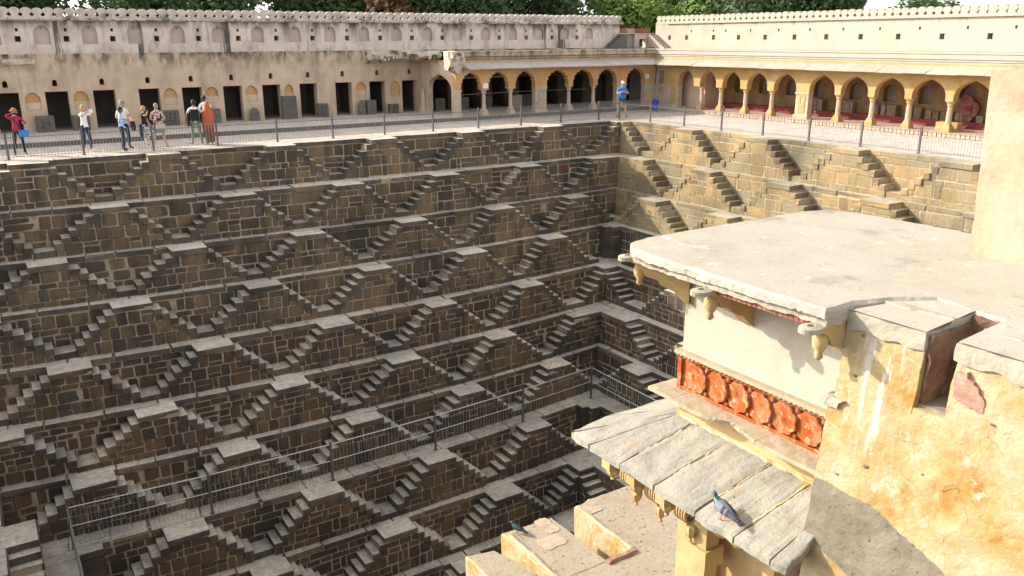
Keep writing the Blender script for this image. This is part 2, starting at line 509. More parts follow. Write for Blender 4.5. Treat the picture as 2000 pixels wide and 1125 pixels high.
M['gravel'] = plaster('gritty_lime_terrace', [(0.2, (0.3087, 0.2438, 0.1628)), (0.5, (0.3924, 0.3194, 0.2262)), (0.8, (0.4275, 0.3599, 0.2675))], 1.4,
                      specks=(((.24, .17, .10), 13.0, .56, .68), ((.17, .12, .08), 34.0, .58, .70)), bs=60, bd=.02, bst=.8, blow=.8)
M['pinkslab'] = plaster('pink_sandstone_slab', [(.3, (.40, .27, .19)), (.7, (.50, .37, .28))], 4.0, specks=(((.46, .38, .27), 6.0, .5, .62), ((.22, .15, .1), 20.0, .6, .7)), bd=.02)
M['dropping'] = plaster('white_dropping_crust', [(.3, (.72, .66, .60)), (.7, (.80, .75, .70))], 12.0)
M['lime_edge'] = plaster('pale_lime_capping', [(0.3, (0.3414, 0.2984, 0.2214)), (0.7, (0.3934, 0.3543, 0.2747))], 4.0, specks=(((.2, .15, .1), 16, .66, .74),), bs=40, bd=.008)
M['metal'] = plain('galvanised_steel', (.34, .34, .33), .5, .5)
M['metal_post'] = plain('dark_grey_painted_steel', (.10, .098, .095), .6, .1)
M['metal_light'] = plain('bright_galvanised_steel', (.62, .62, .60), .4, .5)
M['bark'] = plain('tree_bark', (.10, .075, .05), .95)


def leaf_mat(name, stops):
    m, nt, b = nodes_of(name)
    c = ramp(nt, pos_noise(nt, 1.1, 4, .6), stops)
    nt.links.new(c, b.inputs['Base Color'])
    b.inputs['Roughness'].default_value = .6
    tr = nt.nodes.new('ShaderNodeBsdfTranslucent')
    nt.links.new(c, tr.inputs[0])
    mx = nt.nodes.new('ShaderNodeMixShader')
    mx.inputs[0].default_value = .5
    nt.links.new(b.outputs[0], mx.inputs[1])
    nt.links.new(tr.outputs[0], mx.inputs[2])
    nt.links.new(mx.outputs[0], nt.nodes['Material Output'].inputs[0])
    return m


M['leaf_dark'] = leaf_mat('dark_green_leaves', [(.3, (.065, .115, .045)), (.7, (.12, .19, .07))])
M['leaf_mid'] = leaf_mat('mid_green_leaves', [(.3, (.06, .10, .03)), (.7, (.11, .17, .05))])
M['leaf_bright'] = leaf_mat('yellow_green_leaves', [(.3, (.20, .31, .06)), (.7, (.34, .46, .12))])
M['leaf_rust'] = leaf_mat('rusty_leaves', [(.3, (.16, .09, .04)), (.7, (.24, .13, .06))])

# ------------------------------------------------------------------ the stepwell
ZL = [0.0, -1.60, -3.18, -4.66, -6.24, -7.78, -9.30, -10.93, -12.60, -14.20, -15.80]
WL = [0.0, 0.86, 1.84, 3.00, 4.17, 5.37, 6.50, 8.20, 9.75, 11.05, 12.40]
BL = [0.0, 0.64, 0.72, 0.76, 0.87, 0.83, 0.80, 0.60, 0.10, 0.0, 0.0]
LR = 36.6
HC, RUN = 0.62, 0.26
DDL = [min(.80, (WL[k + 1] - WL[k]) * .72) for k in range(10)]


def bow(i, x):
    w = WL[i]
    t = (x + 30.0) / (30.0 - w)
    return BL[i] * 4 * t * (1 - t) if t < 1 else 0.0


def side_T(side, i):
    w = WL[i]
    if side == 'A': return lambda u, v, d: Vector((u, -w - bow(i, u) - d, v))
    if side == 'B': return lambda u, v, d: Vector((-w - d, -u, v))
    return lambda u, v, d: Vector((-(LR - w) + d, u, v))


ROT = {'A': 0.0, 'B': -PI / 2, 'C': PI / 2}


def stone_meshes(mat, prefix):
    out = {}
    for asp in (0.7, 1.0, 1.6, 2.5):
        lst = []
        for k in range(6):
            b = 0.10
            bx = b / max(asp, .8)
            ring = []
            cut = rng.uniform(.3, 1.0)
            for sx, sz in ((-1, -1), (1, -1), (1, 1), (-1, 1)):
                c1 = bx * rng.uniform(.4, 1.6) * cut; c2 = b * rng.uniform(.4, 1.6) * cut
                a = (sx * (.5 - c1), sz * .5); d = (sx * .5, sz * (.5 - c2))
                ring += [a, d] if sx * sz < 0 else [d, a]
            ring = [(x + rng.uniform(-.022, .022) / max(1, asp * .7), z + rng.uniform(-.03, .03)) for x, z in ring]
            n = len(ring)
            ins = rng.uniform(.80, .9)
            ix = 1 - (1 - ins) / max(asp, .8)
            tx, tz = rng.uniform(-.3, .3), rng.uniform(-.3, .3)
            v = [(x, .6, z) for x, z in ring] + [(x, -.35, z) for x, z in ring] + [(x * ix, -.95 - tx * x - tz * z, z * ins) for x, z in ring] + [(0, -1.05, 0)]
            f = []
            for i in range(n):
                j = (i + 1) % n
                f.append((i, j, n + j, n + i)); f.append((n + i, n + j, 2 * n + j, 2 * n + i)); f.append((2 * n + i, 2 * n + j, 3 * n))
            me = bpy.data.meshes.new(prefix)
            me.from_pydata(v, [], f)
            me.materials.append(mat)
            me.update()
            lst.append(me)
        out[asp] = lst
    return out


def block_meshes(mat, prefix, wear=.04, n=5, side=None):
    """dressed block: x -.5...5, y 0..-1 outwards, z -1..0 (top at 0), worn front edge"""
    lst = []
    for k in range(n + 4):
        a, b = rng.uniform(.4, 1) * wear, rng.uniform(.4, 1.6) * wear
        j = lambda s=.03: rng.uniform(-s, s)
        v = [(-.5, 0, -1), (.5, 0, -1), (.5, 0, 0), (-.5, 0, 0),
             (-.5 + a, -1 + j(), -1), (.5 - a, -1 + j(), -1), (.5 - a, -1 + j(), -b * 3), (-.5 + a, -1 + j(), -b * 3),
             (-.5 + a, -1 + b, j()), (.5 - a, -1 + b, j()), (-.5, -1 + b, -1), (.5, -1 + b, -1), (-.5, -1 + b, -b), (.5, -1 + b, -b)]
        f = [(3, 2, 9, 8), (4, 5, 6, 7), (7, 6, 9, 8), (0, 3, 12, 10), (1, 11, 13, 2), (10, 12, 7, 4), (11, 5, 6, 13), (12, 8, 7), (13, 6, 9),
             (3, 8, 12), (2, 13, 9), (0, 1, 2, 3), (0, 10, 4, 5, 11, 1)]
        me = bpy.data.meshes.new(prefix)
        me.from_pydata(v, [], f)
        me.materials.append(mat)
        bm = bmesh.new(); bm.from_mesh(me); bmesh.ops.recalc_face_normals(bm, faces=bm.faces)
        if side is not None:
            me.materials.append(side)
            for fc_ in bm.faces: fc_.material_index = 0 if fc_.normal.z > .55 else 1  # tops pale as if skylit, sides dark as if shaded, by face normal
        bm.to_mesh(me); bm.free()
        me.update()
        lst.append(me)
    return lst


ST = {'stone_a': stone_meshes(M['stone_a'], 'stone'), 'stone_low': stone_meshes(M['stone_low'], 'stone'), 'stone_b': stone_meshes(M['stone_b'], 'stone')}
STEP = {'a': block_meshes(M['tread'], 'step', .04, 5, M['stone_shade']), 'b': block_meshes(M['ledge_b'], 'step', .04, 5, M['stone_b_shade'])}
LEDGE = {'a': block_meshes(M['ledge'], 'ledge_slab', .03, 5, M['stone_shade']), 'b': block_meshes(M['ledge_b'], 'ledge_slab', .03, 5, M['stone_b'])}


def put_stone(T, rot, sm, parent, u0, u1, v0, v1, d, gap=.042):
    if parent['side'] == 'B': gap = .022
    w, h = u1 - u0 - gap, v1 - v0 - gap
    if w < .06 or h < .05: return
    a = w / h
    key = .7 if a < .85 else 1.0 if a < 1.3 else 1.6 if a < 2.1 else 2.5
    me = rng.choice(sm[key])
    flip = rng.choice((1, -1))
    p = T((u0 + u1) / 2 + rng.uniform(-.012, .012), (v0 + v1) / 2, d)
    add_obj('stone', me, parent, p, rot, (w * rng.uniform(.96, 1.03), rng.uniform(.010, .022) if parent['side'] == 'B' else rng.uniform(.012, .03), h * rng.uniform(.96, 1.02)), roty=rad(rng.uniform(-1.2, 1.2)) + (PI if flip < 0 else 0))


def fill(T, rot, sm, parent, u0, u1, v0, v1, d, mean=.48):
    L = u1 - u0
    if L < .08: return
    n = max(1, int(round(L / mean)))
    ws = [rng.uniform(.5, 1.5) * (1.7 if rng.random() < .14 else 1) for _ in range(n)]
    k = L / sum(ws)
    u = u0
    for w in ws:
        e = u + w * k
        if v1 - v0 > .36 and rng.random() < .16:
            m = v0 + (v1 - v0) * rng.uniform(.35, .65)
            put_stone(T, rot, sm, parent, u, e, v0, m, d); put_stone(T, rot, sm, parent, u, e, m, v1, d)
        else:
            put_stone(T, rot, sm, parent, u, e, v0 + rng.uniform(-.018, .018), v1 + rng.uniform(-.018, .018), d)
        u = e


def put_block(name, lst, T, rot, parent, u0, u1, top, h, d0, d1, tilt=.0):
    me = rng.choice(lst)
    p = T((u0 + u1) / 2, top, d0)
    add_obj(name, me, parent, p, rot, (u1 - u0, d1 - d0, h), roty=rad(rng.uniform(-tilt, tilt)))


def terrace(side, i, ua, ub, cents, mode, corner_right, ledge_next=True):
    """one storey of the stepwell: wall from ZL[i] down to ZL[i+1]; corner is at ub (right) or ua (left)"""
    T = side_T(side, i)
    rot = ROT[side]
    zt, zb = ZL[i], ZL[i + 1]
    r = (zt - zb) / 7
    DD = DDL[i]
    ochre = side == 'B' and i < 3  # sunlit upper B storeys ochre; shaded lower ones coloured with the dark stone
    key = 'stone_b' if ochre else ('stone_a' if i < 4 else 'stone_low')
    sm = ST[key]
    ab = 'b' if ochre else 'a'
    stp, led = STEP[ab], LEDGE[ab]
    mb = MB()
    # backing wall, following the bow
    n = max(2, int((ub - ua) / 1.0))
    us = [ua + (ub - ua) * k / n for k in range(n + 1)]
    for k in range(n):
        a, b = us[k], us[k + 1]
        pts = [T(a, zb - .3, 0), T(b, zb - .3, 0), T(b, zt - .03, 0), T(a, zt - .03, 0), T(a, zt - .03, -.9), T(b, zt - .03, -.9)]
        mb.add(pts, [(0, 1, 2, 3), (3, 2, 5, 4)])
    # pyramids of steps: (left extent flags)
    pyr = []
    for c in cents:
        pyr.append([c - HC, c + HC, True, True])
    cu = ub if corner_right else ua
    sgn = -1 if corner_right else 1
    extra = None
    if mode == 'half':
        e = cu + sgn * .82
        pyr.append([min(e, cu), max(e, cu), corner_right, not corner_right])
    elif mode == 'merge':
        pyr.sort()
        q = pyr[-1] if corner_right else pyr[0]
        if corner_right: q[1] = cu; q[3] = False
        else: q[0] = cu; q[2] = False
    elif mode == 'pillar':
        extra = (min(cu, cu + sgn * .5), max(cu, cu + sgn * .5))
    pyr.sort()
    pyr = [q for q in pyr if q[1] - (0 if not q[3] else -5 * RUN) <= ub + 1.4 and q[0] >= ua - .2]
    parent_mesh = mb
    rows_b = []
    for q in pyr:
        for j in range(0, 7):
            e = min(j, 5) * RUN
            uL = q[0] - (e if q[2] else 0)
            uR = q[1] + (e if q[3] else 0)
            vt = zt - j * r - (.03 if j else .1)
            vb = zt - (j + 1) * r - .02 if j < 6 else zb - .2
            mb.box(max(ua, uL + .015), min(ub, uR - .015), vb, vt, -.05, DD, T)
    if extra:
        mb.box(extra[0] + .02, extra[1] - .02, zb - .2, zt - .12, -.05, DD - .09, T)
    core = mb.build('terrace_wall', M['mortar_b'] if ochre else M['mortar'])
    core['kind'] = 'structure'
    core['side'] = 'B' if ochre else 'A'
    P = core
    # ---- back wall stones
    groups = rng.choice(([(1,), (2, 3), (4, 5), (6,)], [(1, 2), (3, 4), (5,), (6,)], [(1, 2), (3,), (4, 5), (6,)], [(1,), (2,), (3, 4), (5,), (6,)]))
    mean = .78 if ochre else (.66 if i < 3 else .48)
    if i < 3: groups = rng.choice(([(1, 2), (3, 4), (5,), (6,)], [(1,), (2, 3), (4, 5), (6,)]))
    for g in groups:
        j0, j1 = g[0], g[-1]
        vt, vb = zt - j0 * r, zt - (j1 + 1) * r
        if j0 == 1: vt = zt - .2
        e = min(5, j0 - 1) * RUN
        occ = sorted((q[0] - (e if q[2] else 0), q[1] + (e if q[3] else 0)) for q in pyr)
        if extra: occ = sorted(occ + [extra])
        u = ua
        spans = []
        for a, b in occ:
            if a > u: spans.append((u, min(a, ub)))
            u = max(u, b)
        if u < ub: spans.append((u, ub))
        for a, b in spans:
            if j0 == 6 and b - a < 1.2: continue
            fill(T, rot, sm, P, a, b, vb, vt, 0.0, mean)
    # ---- pyramids: cap, steps, front stones
    for q in pyr:
        wL, wR = q[0], q[1]
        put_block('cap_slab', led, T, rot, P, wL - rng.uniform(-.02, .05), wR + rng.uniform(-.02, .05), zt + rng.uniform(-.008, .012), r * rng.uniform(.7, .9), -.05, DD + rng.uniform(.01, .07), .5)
        for j in range(1, 6):
            top = zt - j * r
            if q[2]:
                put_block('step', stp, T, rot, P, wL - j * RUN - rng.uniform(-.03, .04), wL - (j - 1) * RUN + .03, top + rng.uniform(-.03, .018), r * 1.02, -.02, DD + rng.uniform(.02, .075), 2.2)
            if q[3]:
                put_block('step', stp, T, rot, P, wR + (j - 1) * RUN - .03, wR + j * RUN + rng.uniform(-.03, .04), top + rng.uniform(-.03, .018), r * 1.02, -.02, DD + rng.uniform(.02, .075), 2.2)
        gs = rng.choice(([(1, 2), (3, 4), (5, 6)], [(1,), (2, 3), (4, 5), (6,)], [(1, 2), (3,), (4, 5), (6,)], [(1,), (2,), (3, 4), (5, 6)]))
        for g in gs:
            j0, j1 = g[0], g[-1]
            e = min(5, j0 - 1) * RUN
            if j0 == 6: e = 5 * RUN
            a, b = wL - (e if q[2] else 0), wR + (e if q[3] else 0)
            vt = zt - j0 * r + (r * .14 if j0 == 1 else 0)
            fill(T, rot, sm, P, a, b, zt - (j1 + 1) * r, vt, DD, .62 if ochre else (.36 if i > 2 else .46))
            if j1 > j0:
                e2 = RUN if j1 < 6 else RUN
                if q[2]: put_stone(T, rot, sm, P, a - e2, a, zt - (j1 + 1) * r, zt - j1 * r, DD)
                if q[3]: put_stone(T, rot, sm, P, b, b + e2, zt - (j1 + 1) * r, zt - j1 * r, DD)
    if extra:
        put_block('cap_slab', led, T, rot, P, extra[0] - .02, extra[1] + (.02 if not corner_right else 0), zt, .2, -.05, DD)
        v = zb
        while v < zt - .25:
            h = min(rng.uniform(.3, .55), zt - .2 - v)
            put_block('corner_stone', stp, T, rot, P, extra[0] - .015, extra[1] + .015, v + h - .012, h - .015, -.05, DD - .03); v += h
    # ---- landings at the feet of the flights
    edges = []
    for k, q in enumerate(pyr):
        if q[3]:
            a = q[1] + 5 * RUN
            nx = pyr[k + 1] if k + 1 < len(pyr) else None
            b = (nx[0] - (5 * RUN if nx[2] else 0)) if nx else min(ub, a + .73)
            if b > a + .1: edges.append((a, b))
        if q[2] and (k == 0):
            b = q[0] - 5 * RUN
            if b - .3 > ua: edges.append((max(ua, b - .73), b))
    for a, b in edges:
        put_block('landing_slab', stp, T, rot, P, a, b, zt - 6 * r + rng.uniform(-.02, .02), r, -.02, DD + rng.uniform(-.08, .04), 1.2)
    # ---- coping / ledge slabs on top
    if i > 0:
        Tp = side_T(side, i - 1)
        gg = WL[i] - WL[i - 1]
        u = ua - (gg if (side == 'A' or not corner_right) else 0)
        ub = ub + (gg if corner_right else 0)
        while u < ub - .05:
            w = min(rng.uniform(.9, 1.9), ub - u)
            if ub - (u + w) < .4: w = ub - u
            um = u + w / 2
            if side == 'A':
                depth = WL[i] + bow(i, um) - WL[i - 1] - bow(i - 1, um)
                sl = -(bow(i, um + .5) - bow(i, um - .5))
                p = Tp(um, zt + rng.uniform(-.006, .006), -.04)
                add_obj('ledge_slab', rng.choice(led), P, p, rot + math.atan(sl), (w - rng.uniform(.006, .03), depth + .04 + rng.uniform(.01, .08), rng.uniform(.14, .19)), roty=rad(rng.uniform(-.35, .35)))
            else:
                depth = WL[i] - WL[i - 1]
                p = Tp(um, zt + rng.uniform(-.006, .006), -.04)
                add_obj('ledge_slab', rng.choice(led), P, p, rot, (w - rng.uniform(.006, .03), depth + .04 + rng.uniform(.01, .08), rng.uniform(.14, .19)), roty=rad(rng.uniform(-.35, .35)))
            u += w
    else:
        u = ua
        while u < ub - .05:
            w = min(rng.uniform(.9, 1.7), ub - u)
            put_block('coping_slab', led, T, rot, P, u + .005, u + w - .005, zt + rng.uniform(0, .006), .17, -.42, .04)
            u += w
    return core


PA, XA = 4.533, -0.335
PB, YB0 = 4.45, 0.75
MODES = {0: 'half', 1: 'merge', 2: 'full', 3: 'pillar'}
for i in range(0, 10):
    w = WL[i]
    md = MODES[i % 4]
    ua, ub = max(-(LR - w), -31.0), -w
    cs = [XA - PA * (k + (i % 2) * .5) for k in range(9)]
    lim = {'half': ub - 1.5, 'merge': ub - .5, 'full': ub - 1.4, 'pillar': ub - 1.5}[md]
    cs = [c for c in cs if ua + .3 < c < lim]
    terrace('A', i, ua, ub, cs, md, True)
    # right-hand side
    ub2 = 24.0 if i < 3 else (19.0 if i < 5 else 15.0)
    cs = [YB0 + PB * (k + (i % 2) * .5) for k in range(7)]
    lim = {'half': w + 1.5, 'merge': w + .5, 'full': w + 1.4, 'pillar': w + 1.5}[md]
    cs = [c for c in cs if lim < c < ub2 - 1.5]
    terrace('B', i, w, ub2, cs, md, False)
    if i >= 6:
        uc0, uc1 = -21.0, -w
        cs = [XA - PA * (k + (i % 2) * .5) for k in range(6)]
        lim = {'half': uc1 - 1.5, 'merge': uc1 - .5, 'full': uc1 - 1.4, 'pillar': uc1 - 1.5}[md]
        cs = [c for c in cs if uc0 + 1.5 < c < lim]
        terrace('C', i, uc0, uc1, cs, md, True)
# plain upper storeys of the left side, out of the picture, that keep the light out
mb = MB()
for i in range(0, 6):
    x = -(LR - WL[i])
    xp = -(LR - WL[i - 1]) if i else x - 1
    mb.box(-24, -WL[i], ZL[i + 1] - .2, ZL[i], -.6, 0, FC(x))
    mb.box(-24, -WL[i], ZL[i] - .3, ZL[i], -1.5, 0, FC(x))
o = mb.build('terrace_wall', M['stone_low']); o['kind'] = 'structure'
mb = MB()
mb.box(-30, -5, -16.6, -15.9, 5, 40, lambda u, v, d: Vector((u, -d, v)))
o = mb.build('well_floor', M['ledge']); o['kind'] = 'structure'

# ------------------------------------------------------------------ ground and paving round the rim
g = MB()
for x0, x1, y0, y1 in ((-900, 900, .3, 1500), (.3, 900, -700, .3), (-900, -LR - .3, -700, .3), (-LR - .3, .3, -700, -42)):
    g.add([(x0, y0, -.06), (x1, y0, -.06), (x1, y1, -.06), (x0, y1, -.06)], [(0, 1, 2, 3)])
o = g.build('ground', M['earth']); o['kind'] = 'structure'
unit = MB(); unit.box(-.5, .5, -1, 0, -.5, .5)
unit_paving = unit.mesh('paving_slab', M['paving'])
g = MB()
g.box(-38, 10, -.05, -.012, -9, -.3); g.box(.3, 10, -.05, -.0125, -.29, 26)
pav = g.build('pavement', M['mortar']); pav['kind'] = 'structure'
y = .42
for row in range(5):
    x = -32 + (row % 2) * .5
    dy = .84
    while x < 6.2:
        w = rng.uniform(1.1, 1.5)
        if y < 4.6:
            add_obj('paving_slab', unit_paving, pav, (x + w / 2, y + dy / 2, rng.uniform(-.004, .002)), 0, (w - .015, dy - .015, .05))
        x += w
    y += dy
x = .42
for row in range(7):
    yy = .42
    dx = .84
    while yy > -19:
        w = rng.uniform(1.1, 1.5)
        add_obj('paving_slab', unit_paving, pav, (x + dx / 2, yy - w / 2, rng.uniform(-.004, .002)), 0, (dx - .015, w - .015, .05))
        yy -= w
    x += dx
# raised plinths in front of the cells and arcades
YF, YB, XF, XB = 4.73, 9.1, 6.45, 10.9
g = MB()
g.box(-40, 12, -.3, .2, -12, -(YF - .15))
o = g.build('plinth_floor', M['paving']); o['kind'] = 'structure'
g = MB()
g.box(XF - .25, 12, -.3, .2, -(YF - .16), 26, lambda u, v, d: Vector((u, -d, v)))
o2 = g.build('plinth_floor', M['paving_red']); o2['kind'] = 'structure'
edge_unit = MB(); edge_unit.box(-.5, .5, -.5, .5, 0, 1)
edge_mesh = edge_unit.mesh('edge_stone', M['column'])
edge_mesh_dark = edge_unit.mesh('edge_stone', M['carved'])
x = -30.0
while x < 6.0:
    w = rng.uniform(.5, .9)
    add_obj('edge_stone', edge_mesh_dark, o, (x + w / 2, YF - .13, .085), 0, (w - .02, .06, .21))
    x += w
y = YF - .3
bk = MB()
while y > -20:
    w = .21
    bk.box(-y - w / 2 + .012, -y + w / 2 - .03, .02 + rng.uniform(-.01, .01), .2, 0, .05 + rng.uniform(0, .03), FB(XF - .25))
    y -= w
o = bk.build('edge_brick', M['column_b'], o2); o['kind'] = 'stuff'

# ------------------------------------------------------------------ fences
def fence(name, label, runs, z0, H, rails, spacing, pick, mats, post_r, pick_r, over, label_cat='fence'):
    t = thing(name, label, label_cat, (runs[0][0][0], runs[0][0][1], z0))
    seen = set()
    for (x0, y0), (x1, y1), first, nmax in runs:
        a, b = Vector((x0, y0, z0)), Vector((x1, y1, z0))
        L = (b - a).length
        d = (b - a).normalized()
        ks = []
        s = first
        while s < L + .05: ks.append(s); s += spacing
        for s in ks:
            p = a + d * s
            kk = (round(p.x, 1), round(p.y, 1))
            if kk in seen: continue
            seen.add(kk)
            m = MB(); m.boxc((p.x, p.y, z0 + H / 2), (post_r * 2, post_r * 2, H))
            m.boxc((p.x, p.y, z0 + .01), (post_r * 3.6, post_r * 3.6, .02))
            m.build('post', M[mats[0]], t)
        for h, rr in rails:
            m = MB(); m.tube([a + Vector((0, 0, h)), b + Vector((0, 0, h))], rr, 6)
            m.build('rail', M[mats[1]], t)
        m = MB()
        n = int(L / pick)
        for k in range(n):
            p = a + d * (k + .5) * pick
            if abs(((k + .5) * pick - first) % spacing) < .04: continue
            top = rails[0][0] + over
            m.tube([p + Vector((0, 0, .03)), p + Vector((0, 0, top * .6)), p + Vector((rng.uniform(-.004, .004), rng.uniform(-.004, .004), top))], pick_r, 4)
        o = m.build('picket', M[mats[2]], t); o['kind'] = 'stuff'
    return t


fence('railing', 'grey picket railing along the top rim of the stepwell between pavement and drop',
      [((-32.99, .864), (.53, .864), .0, 0), ((.53, .864), (.53, -19), 0.0, 0)], 0.0, .97, [(.80, .011), (.10, .009)], 2.469, .112, ('metal_post', 'metal_post', 'metal'), .032, .0075, .15)
zf = ZL[7]
PX = [-28.4, -24.3, -20.15, -16.0, -11.85, -8.05]
fence('railing', 'silver picket railing with two bright rails on the wide lower ledge inside the well',
      [((xa, -(8.08 + bow(7, xa))), (xb, -(8.08 + bow(7, xb))), 0.0, 0) for xa, xb in zip(PX, PX[1:])] + [((PX[-1], -8.08 - bow(7, PX[-1])), (PX[-1], -14.5), 0.0, 0), ((PX[0], -8.08 - bow(7, PX[0])), (PX[0], -16), .0, 0)], zf, 1.5,
      [(1.42, .018), (.78, .015), (.07, .012)], 20.0, .135, ('metal_post', 'metal_light', 'metal'), .035, .0065, .1)

b = MB()
for k in range(420):
    cx_ = rng.choice((-19.9, -24.0, -12.5, -16.5, -22.0)); x = rng.gauss(cx_, .7); y = -7.3 - abs(rng.gauss(0, .28)); s_ = rng.uniform(.02, .06); w = rng.uniform(0, 6.28)
    p = Vector((x, y - bow(7, x) * .6, ZL[7] + .012)); a_ = Vector((math.cos(w), math.sin(w), rng.uniform(-.1, .2))) * s_; c_ = Vector((-math.sin(w), math.cos(w), .1)) * s_ * .5
    b.add([p - a_, p + c_, p + a_, p - c_], [(0, 1, 2, 3)])
o = b.build('leaf_litter', plain('dry_leaves', (.16, .10, .05), .9)); o['kind'] = 'stuff'
# ------------------------------------------------------------------ A side: cell range, upper wall, arcade
def mb_thing(name, label, cat, loc, group=None):
    return thing(name, label, cat, loc, group)


cell = thing('cell_range', 'tan weathered single storey wall with a row of dark doorways and little arched vents', 'building', (-15, YB, .2))
T = FA(YB)
holes, niches, vents = [], [], []
DX = 1.957
for k in range(-1, 19):
    x = -25.99 + DX * k
    if x > 10: continue
    holes.append(rect(x, x + .93, .2, 1.94))
    vents.append((x + .46 + rng.uniform(-.03, .03), 2.31 + .012 * max(0, k)))
for c in (-26.5, -24.56, -20.68, -18.72, -16.77, -14.83, -10.83, -8.8):
    niches.append(cusped(c, .31 if c != -14.83 else .24, 1.16, 1.60, 1.94, 2, 5))
vh = [arch(c, .10, v - .14, v + .05, v + .15, 4) for c, v in vents]
m = MB()
# front: bottom edges of doors meet the floor, so they are cut from the outline
SPL = -7.1
outline = [(-40, .2)]
for h in sorted(holes, key=lambda q: q[0][0]):
    if h[0][0] < SPL - .8: outline += [h[0], h[3], h[2], h[1]]
outline += [(SPL, .2), (SPL, 3.55), (-40, 3.55)]
m.plate(T, outline, niches + [q for q in vh if q[0][0] < SPL], 0, .5)
m.build('wall', M['cell'], cell)
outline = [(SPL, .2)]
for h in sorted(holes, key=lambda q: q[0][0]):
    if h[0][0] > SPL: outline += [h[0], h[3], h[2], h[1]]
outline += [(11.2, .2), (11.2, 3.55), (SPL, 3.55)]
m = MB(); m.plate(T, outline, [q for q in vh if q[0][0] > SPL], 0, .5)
m.build('wall', M['cell_shade'], cell)
m = MB()
for nch in niches:
    us = [p[0] for p in nch]; vs = [p[1] for p in nch]
    b = MB()
    b.box(min(us) - .05, max(us) + .05, min(vs) - .05, max(vs) + .05, -.24, -.16, T)
    b.build('niche', M['orange'], cell)
    b = MB()
    c = (min(us) + max(us)) / 2
    hw = (max(us) - min(us)) / 2 - .01
    if rng.random() < .7:
        b.box(c - hw, c + hw, min(vs) + .01, min(vs) + .33, -.16, -.06, T)
        b.build('niche_fill', M['cell'], cell)
m = MB()
m.box(-40, 11, 0, 3.5, -3.2, -3.0, T); m.box(-40, 11, 3.3, 3.5, -3.0, -.5, T); m.box(-40, -39.8, 0, 3.5, -3, -.5, T); m.box(10.8, 11, 0, 3.5, -3, -.5, T)
for k in range(-1, 17):
    x = -25.99 + DX * k - .55
    m.box(x, x + .12, .2, 3.3, -3.0, -.5, T)
m.build('inner_wall', M['dark_room'], cell)
# frames of rough stone in the doorways
for k in range(-1, 13):
    x = -25.99 + DX * k
    if x > 5: continue
    b = MB(); b.box(x - .03, x + .96, 1.94, 2.02, -.3, .012, T)
    b.build('lintel', M['cell'], cell)
# broken remains of the fallen vault at far left
def rubble_mass(mb, T, prof, u0, u1, n, d0fn, seed, amp=.10):
    """ragged mass: for each u a closed (d,v) profile"""
    cols = []
    base = len(mb.v)
    k = len(prof)
    for i in range(n + 1):
        u = u0 + (u1 - u0) * i / n
        for (d, v) in prof:
            dd, dv = d0fn(i / n)
            q = Vector((u * 1.3, d * 2 + seed, v * 2))
            nz = noise.noise_vector(q * 1.7) * amp + noise.noise_vector(q * 4.5) * amp * .6
            mb.v.append(T(u + nz.x, v * dv + (1 - dv) * prof[0][1] + nz.z, d * dd + nz.y))
    for i in range(n):
        for j in range(k):
            a = base + i * k + j; b = base + i * k + (j + 1) % k
            mb.f.append((a, b, b + k, a + k)); mb.m.append(0)
    mb.f.append(tuple(base + j for j in reversed(range(k)))); mb.m.append(0)
    mb.f.append(tuple(base + n * k + j for j in range(k))); mb.m.append(0)


rb = thing('broken_cornice', 'broken stone cornice stub jutting from the wall top above the leftmost doorway', 'ruin', (-27.5, YB - .2, 3.2))
b = MB(); rubble_mass(b, T, [(-.1, 3.38), (.3, 3.36), (.4, 3.26), (.2, 3.16), (-.1, 3.10)], -29.5, -26.2, 26, lambda t: (1 - t * .75, 1), 3.3, .07)
b.build('masonry', M['rubble'], rb)

# upper wall of the A side
up = thing('upper_wall', 'long pinkish stained wall with blind arched niches above the dark doorways', 'wall', (-10, YB + .25, 3.5))
YU = YB + .25
T = FA(YU)
nic, sq, sl = [], [], []
for k in range(-2, 17):
    c = -25.72 + 1.915 * k
    if c < 6: nic.append(arch(c, .32, 3.98 + .008 * k, 4.5, 4.82, 6, .15))
    h = c - .96
    if h < 6.3:
        sq.append(rect(h - .115, h + .115, 4.10, 4.34))
        sl.append(rect(h - .06, h + .06, 4.54, 4.68))
m = MB()
m.plate(T, rect(-40, 7.4, 3.4, 5.05), nic + sq + sl, 0, .45)
m.build('wall', M['pink'], up)
nm = MB(); nm.box(-.5, .5, -.5, .5, 0, 1)
for q in nic:
    us = [p[0] for p in q]; vs = [p[1] for p in q]
    b = MB(); b.box(min(us) - .04, max(us) + .04, min(vs) - .04, max(vs) + .04, -.2, -.13, T)
    c = (min(us) + max(us)) / 2
    b.build('niche', M['niche_shade'], up)
    b = MB(); b.box(c - .04, c + .04, max(vs) - .19, max(vs) - .09, -.13, -.126, T)
    b.build('niche_hole', M['dark_room'], up)
m = MB(); m.box(-40, 7.4, 3.5, 5.05, -.72, -.60, T); m.build('inner_wall', M['dark_room'], up)
for q in sq:
    b = MB(); b.plate(T, rect(q[0][0] - .03, q[1][0] + .03, q[0][1] - .03, q[2][1] + .03), [q], .012, .05)
    b.build('hole_frame', M['pink'], up)
m = MB(); m.box(-40, 7.55, 5.05, 5.12, -.55, .14, T); m.box(-40, 7.5, 5.0, 5.05, -.45, .05, T); m.build('cornice', M['merlon'], up)
m = MB(); m.box(-40, 6.4, 3.52, 3.58, -.3, .27, T); m.build('ledge', M['cell'], up)


def merlon_mesh(mat):
    pts = []
    half = [(.215, 0), (.215, .055), (.12, .115), (.115, .145), (.19, .21), (.217, .275), (.20, .34), (.15, .395), (.075, .43), (0, .44)]
    pts = [(u, v) for u, v in half] + [(-u, v) for u, v in half[-2::-1]]
    b = MB(); b.plate(FA(0), pts, [], .09, .18)
    return b.mesh('merlon', mat)


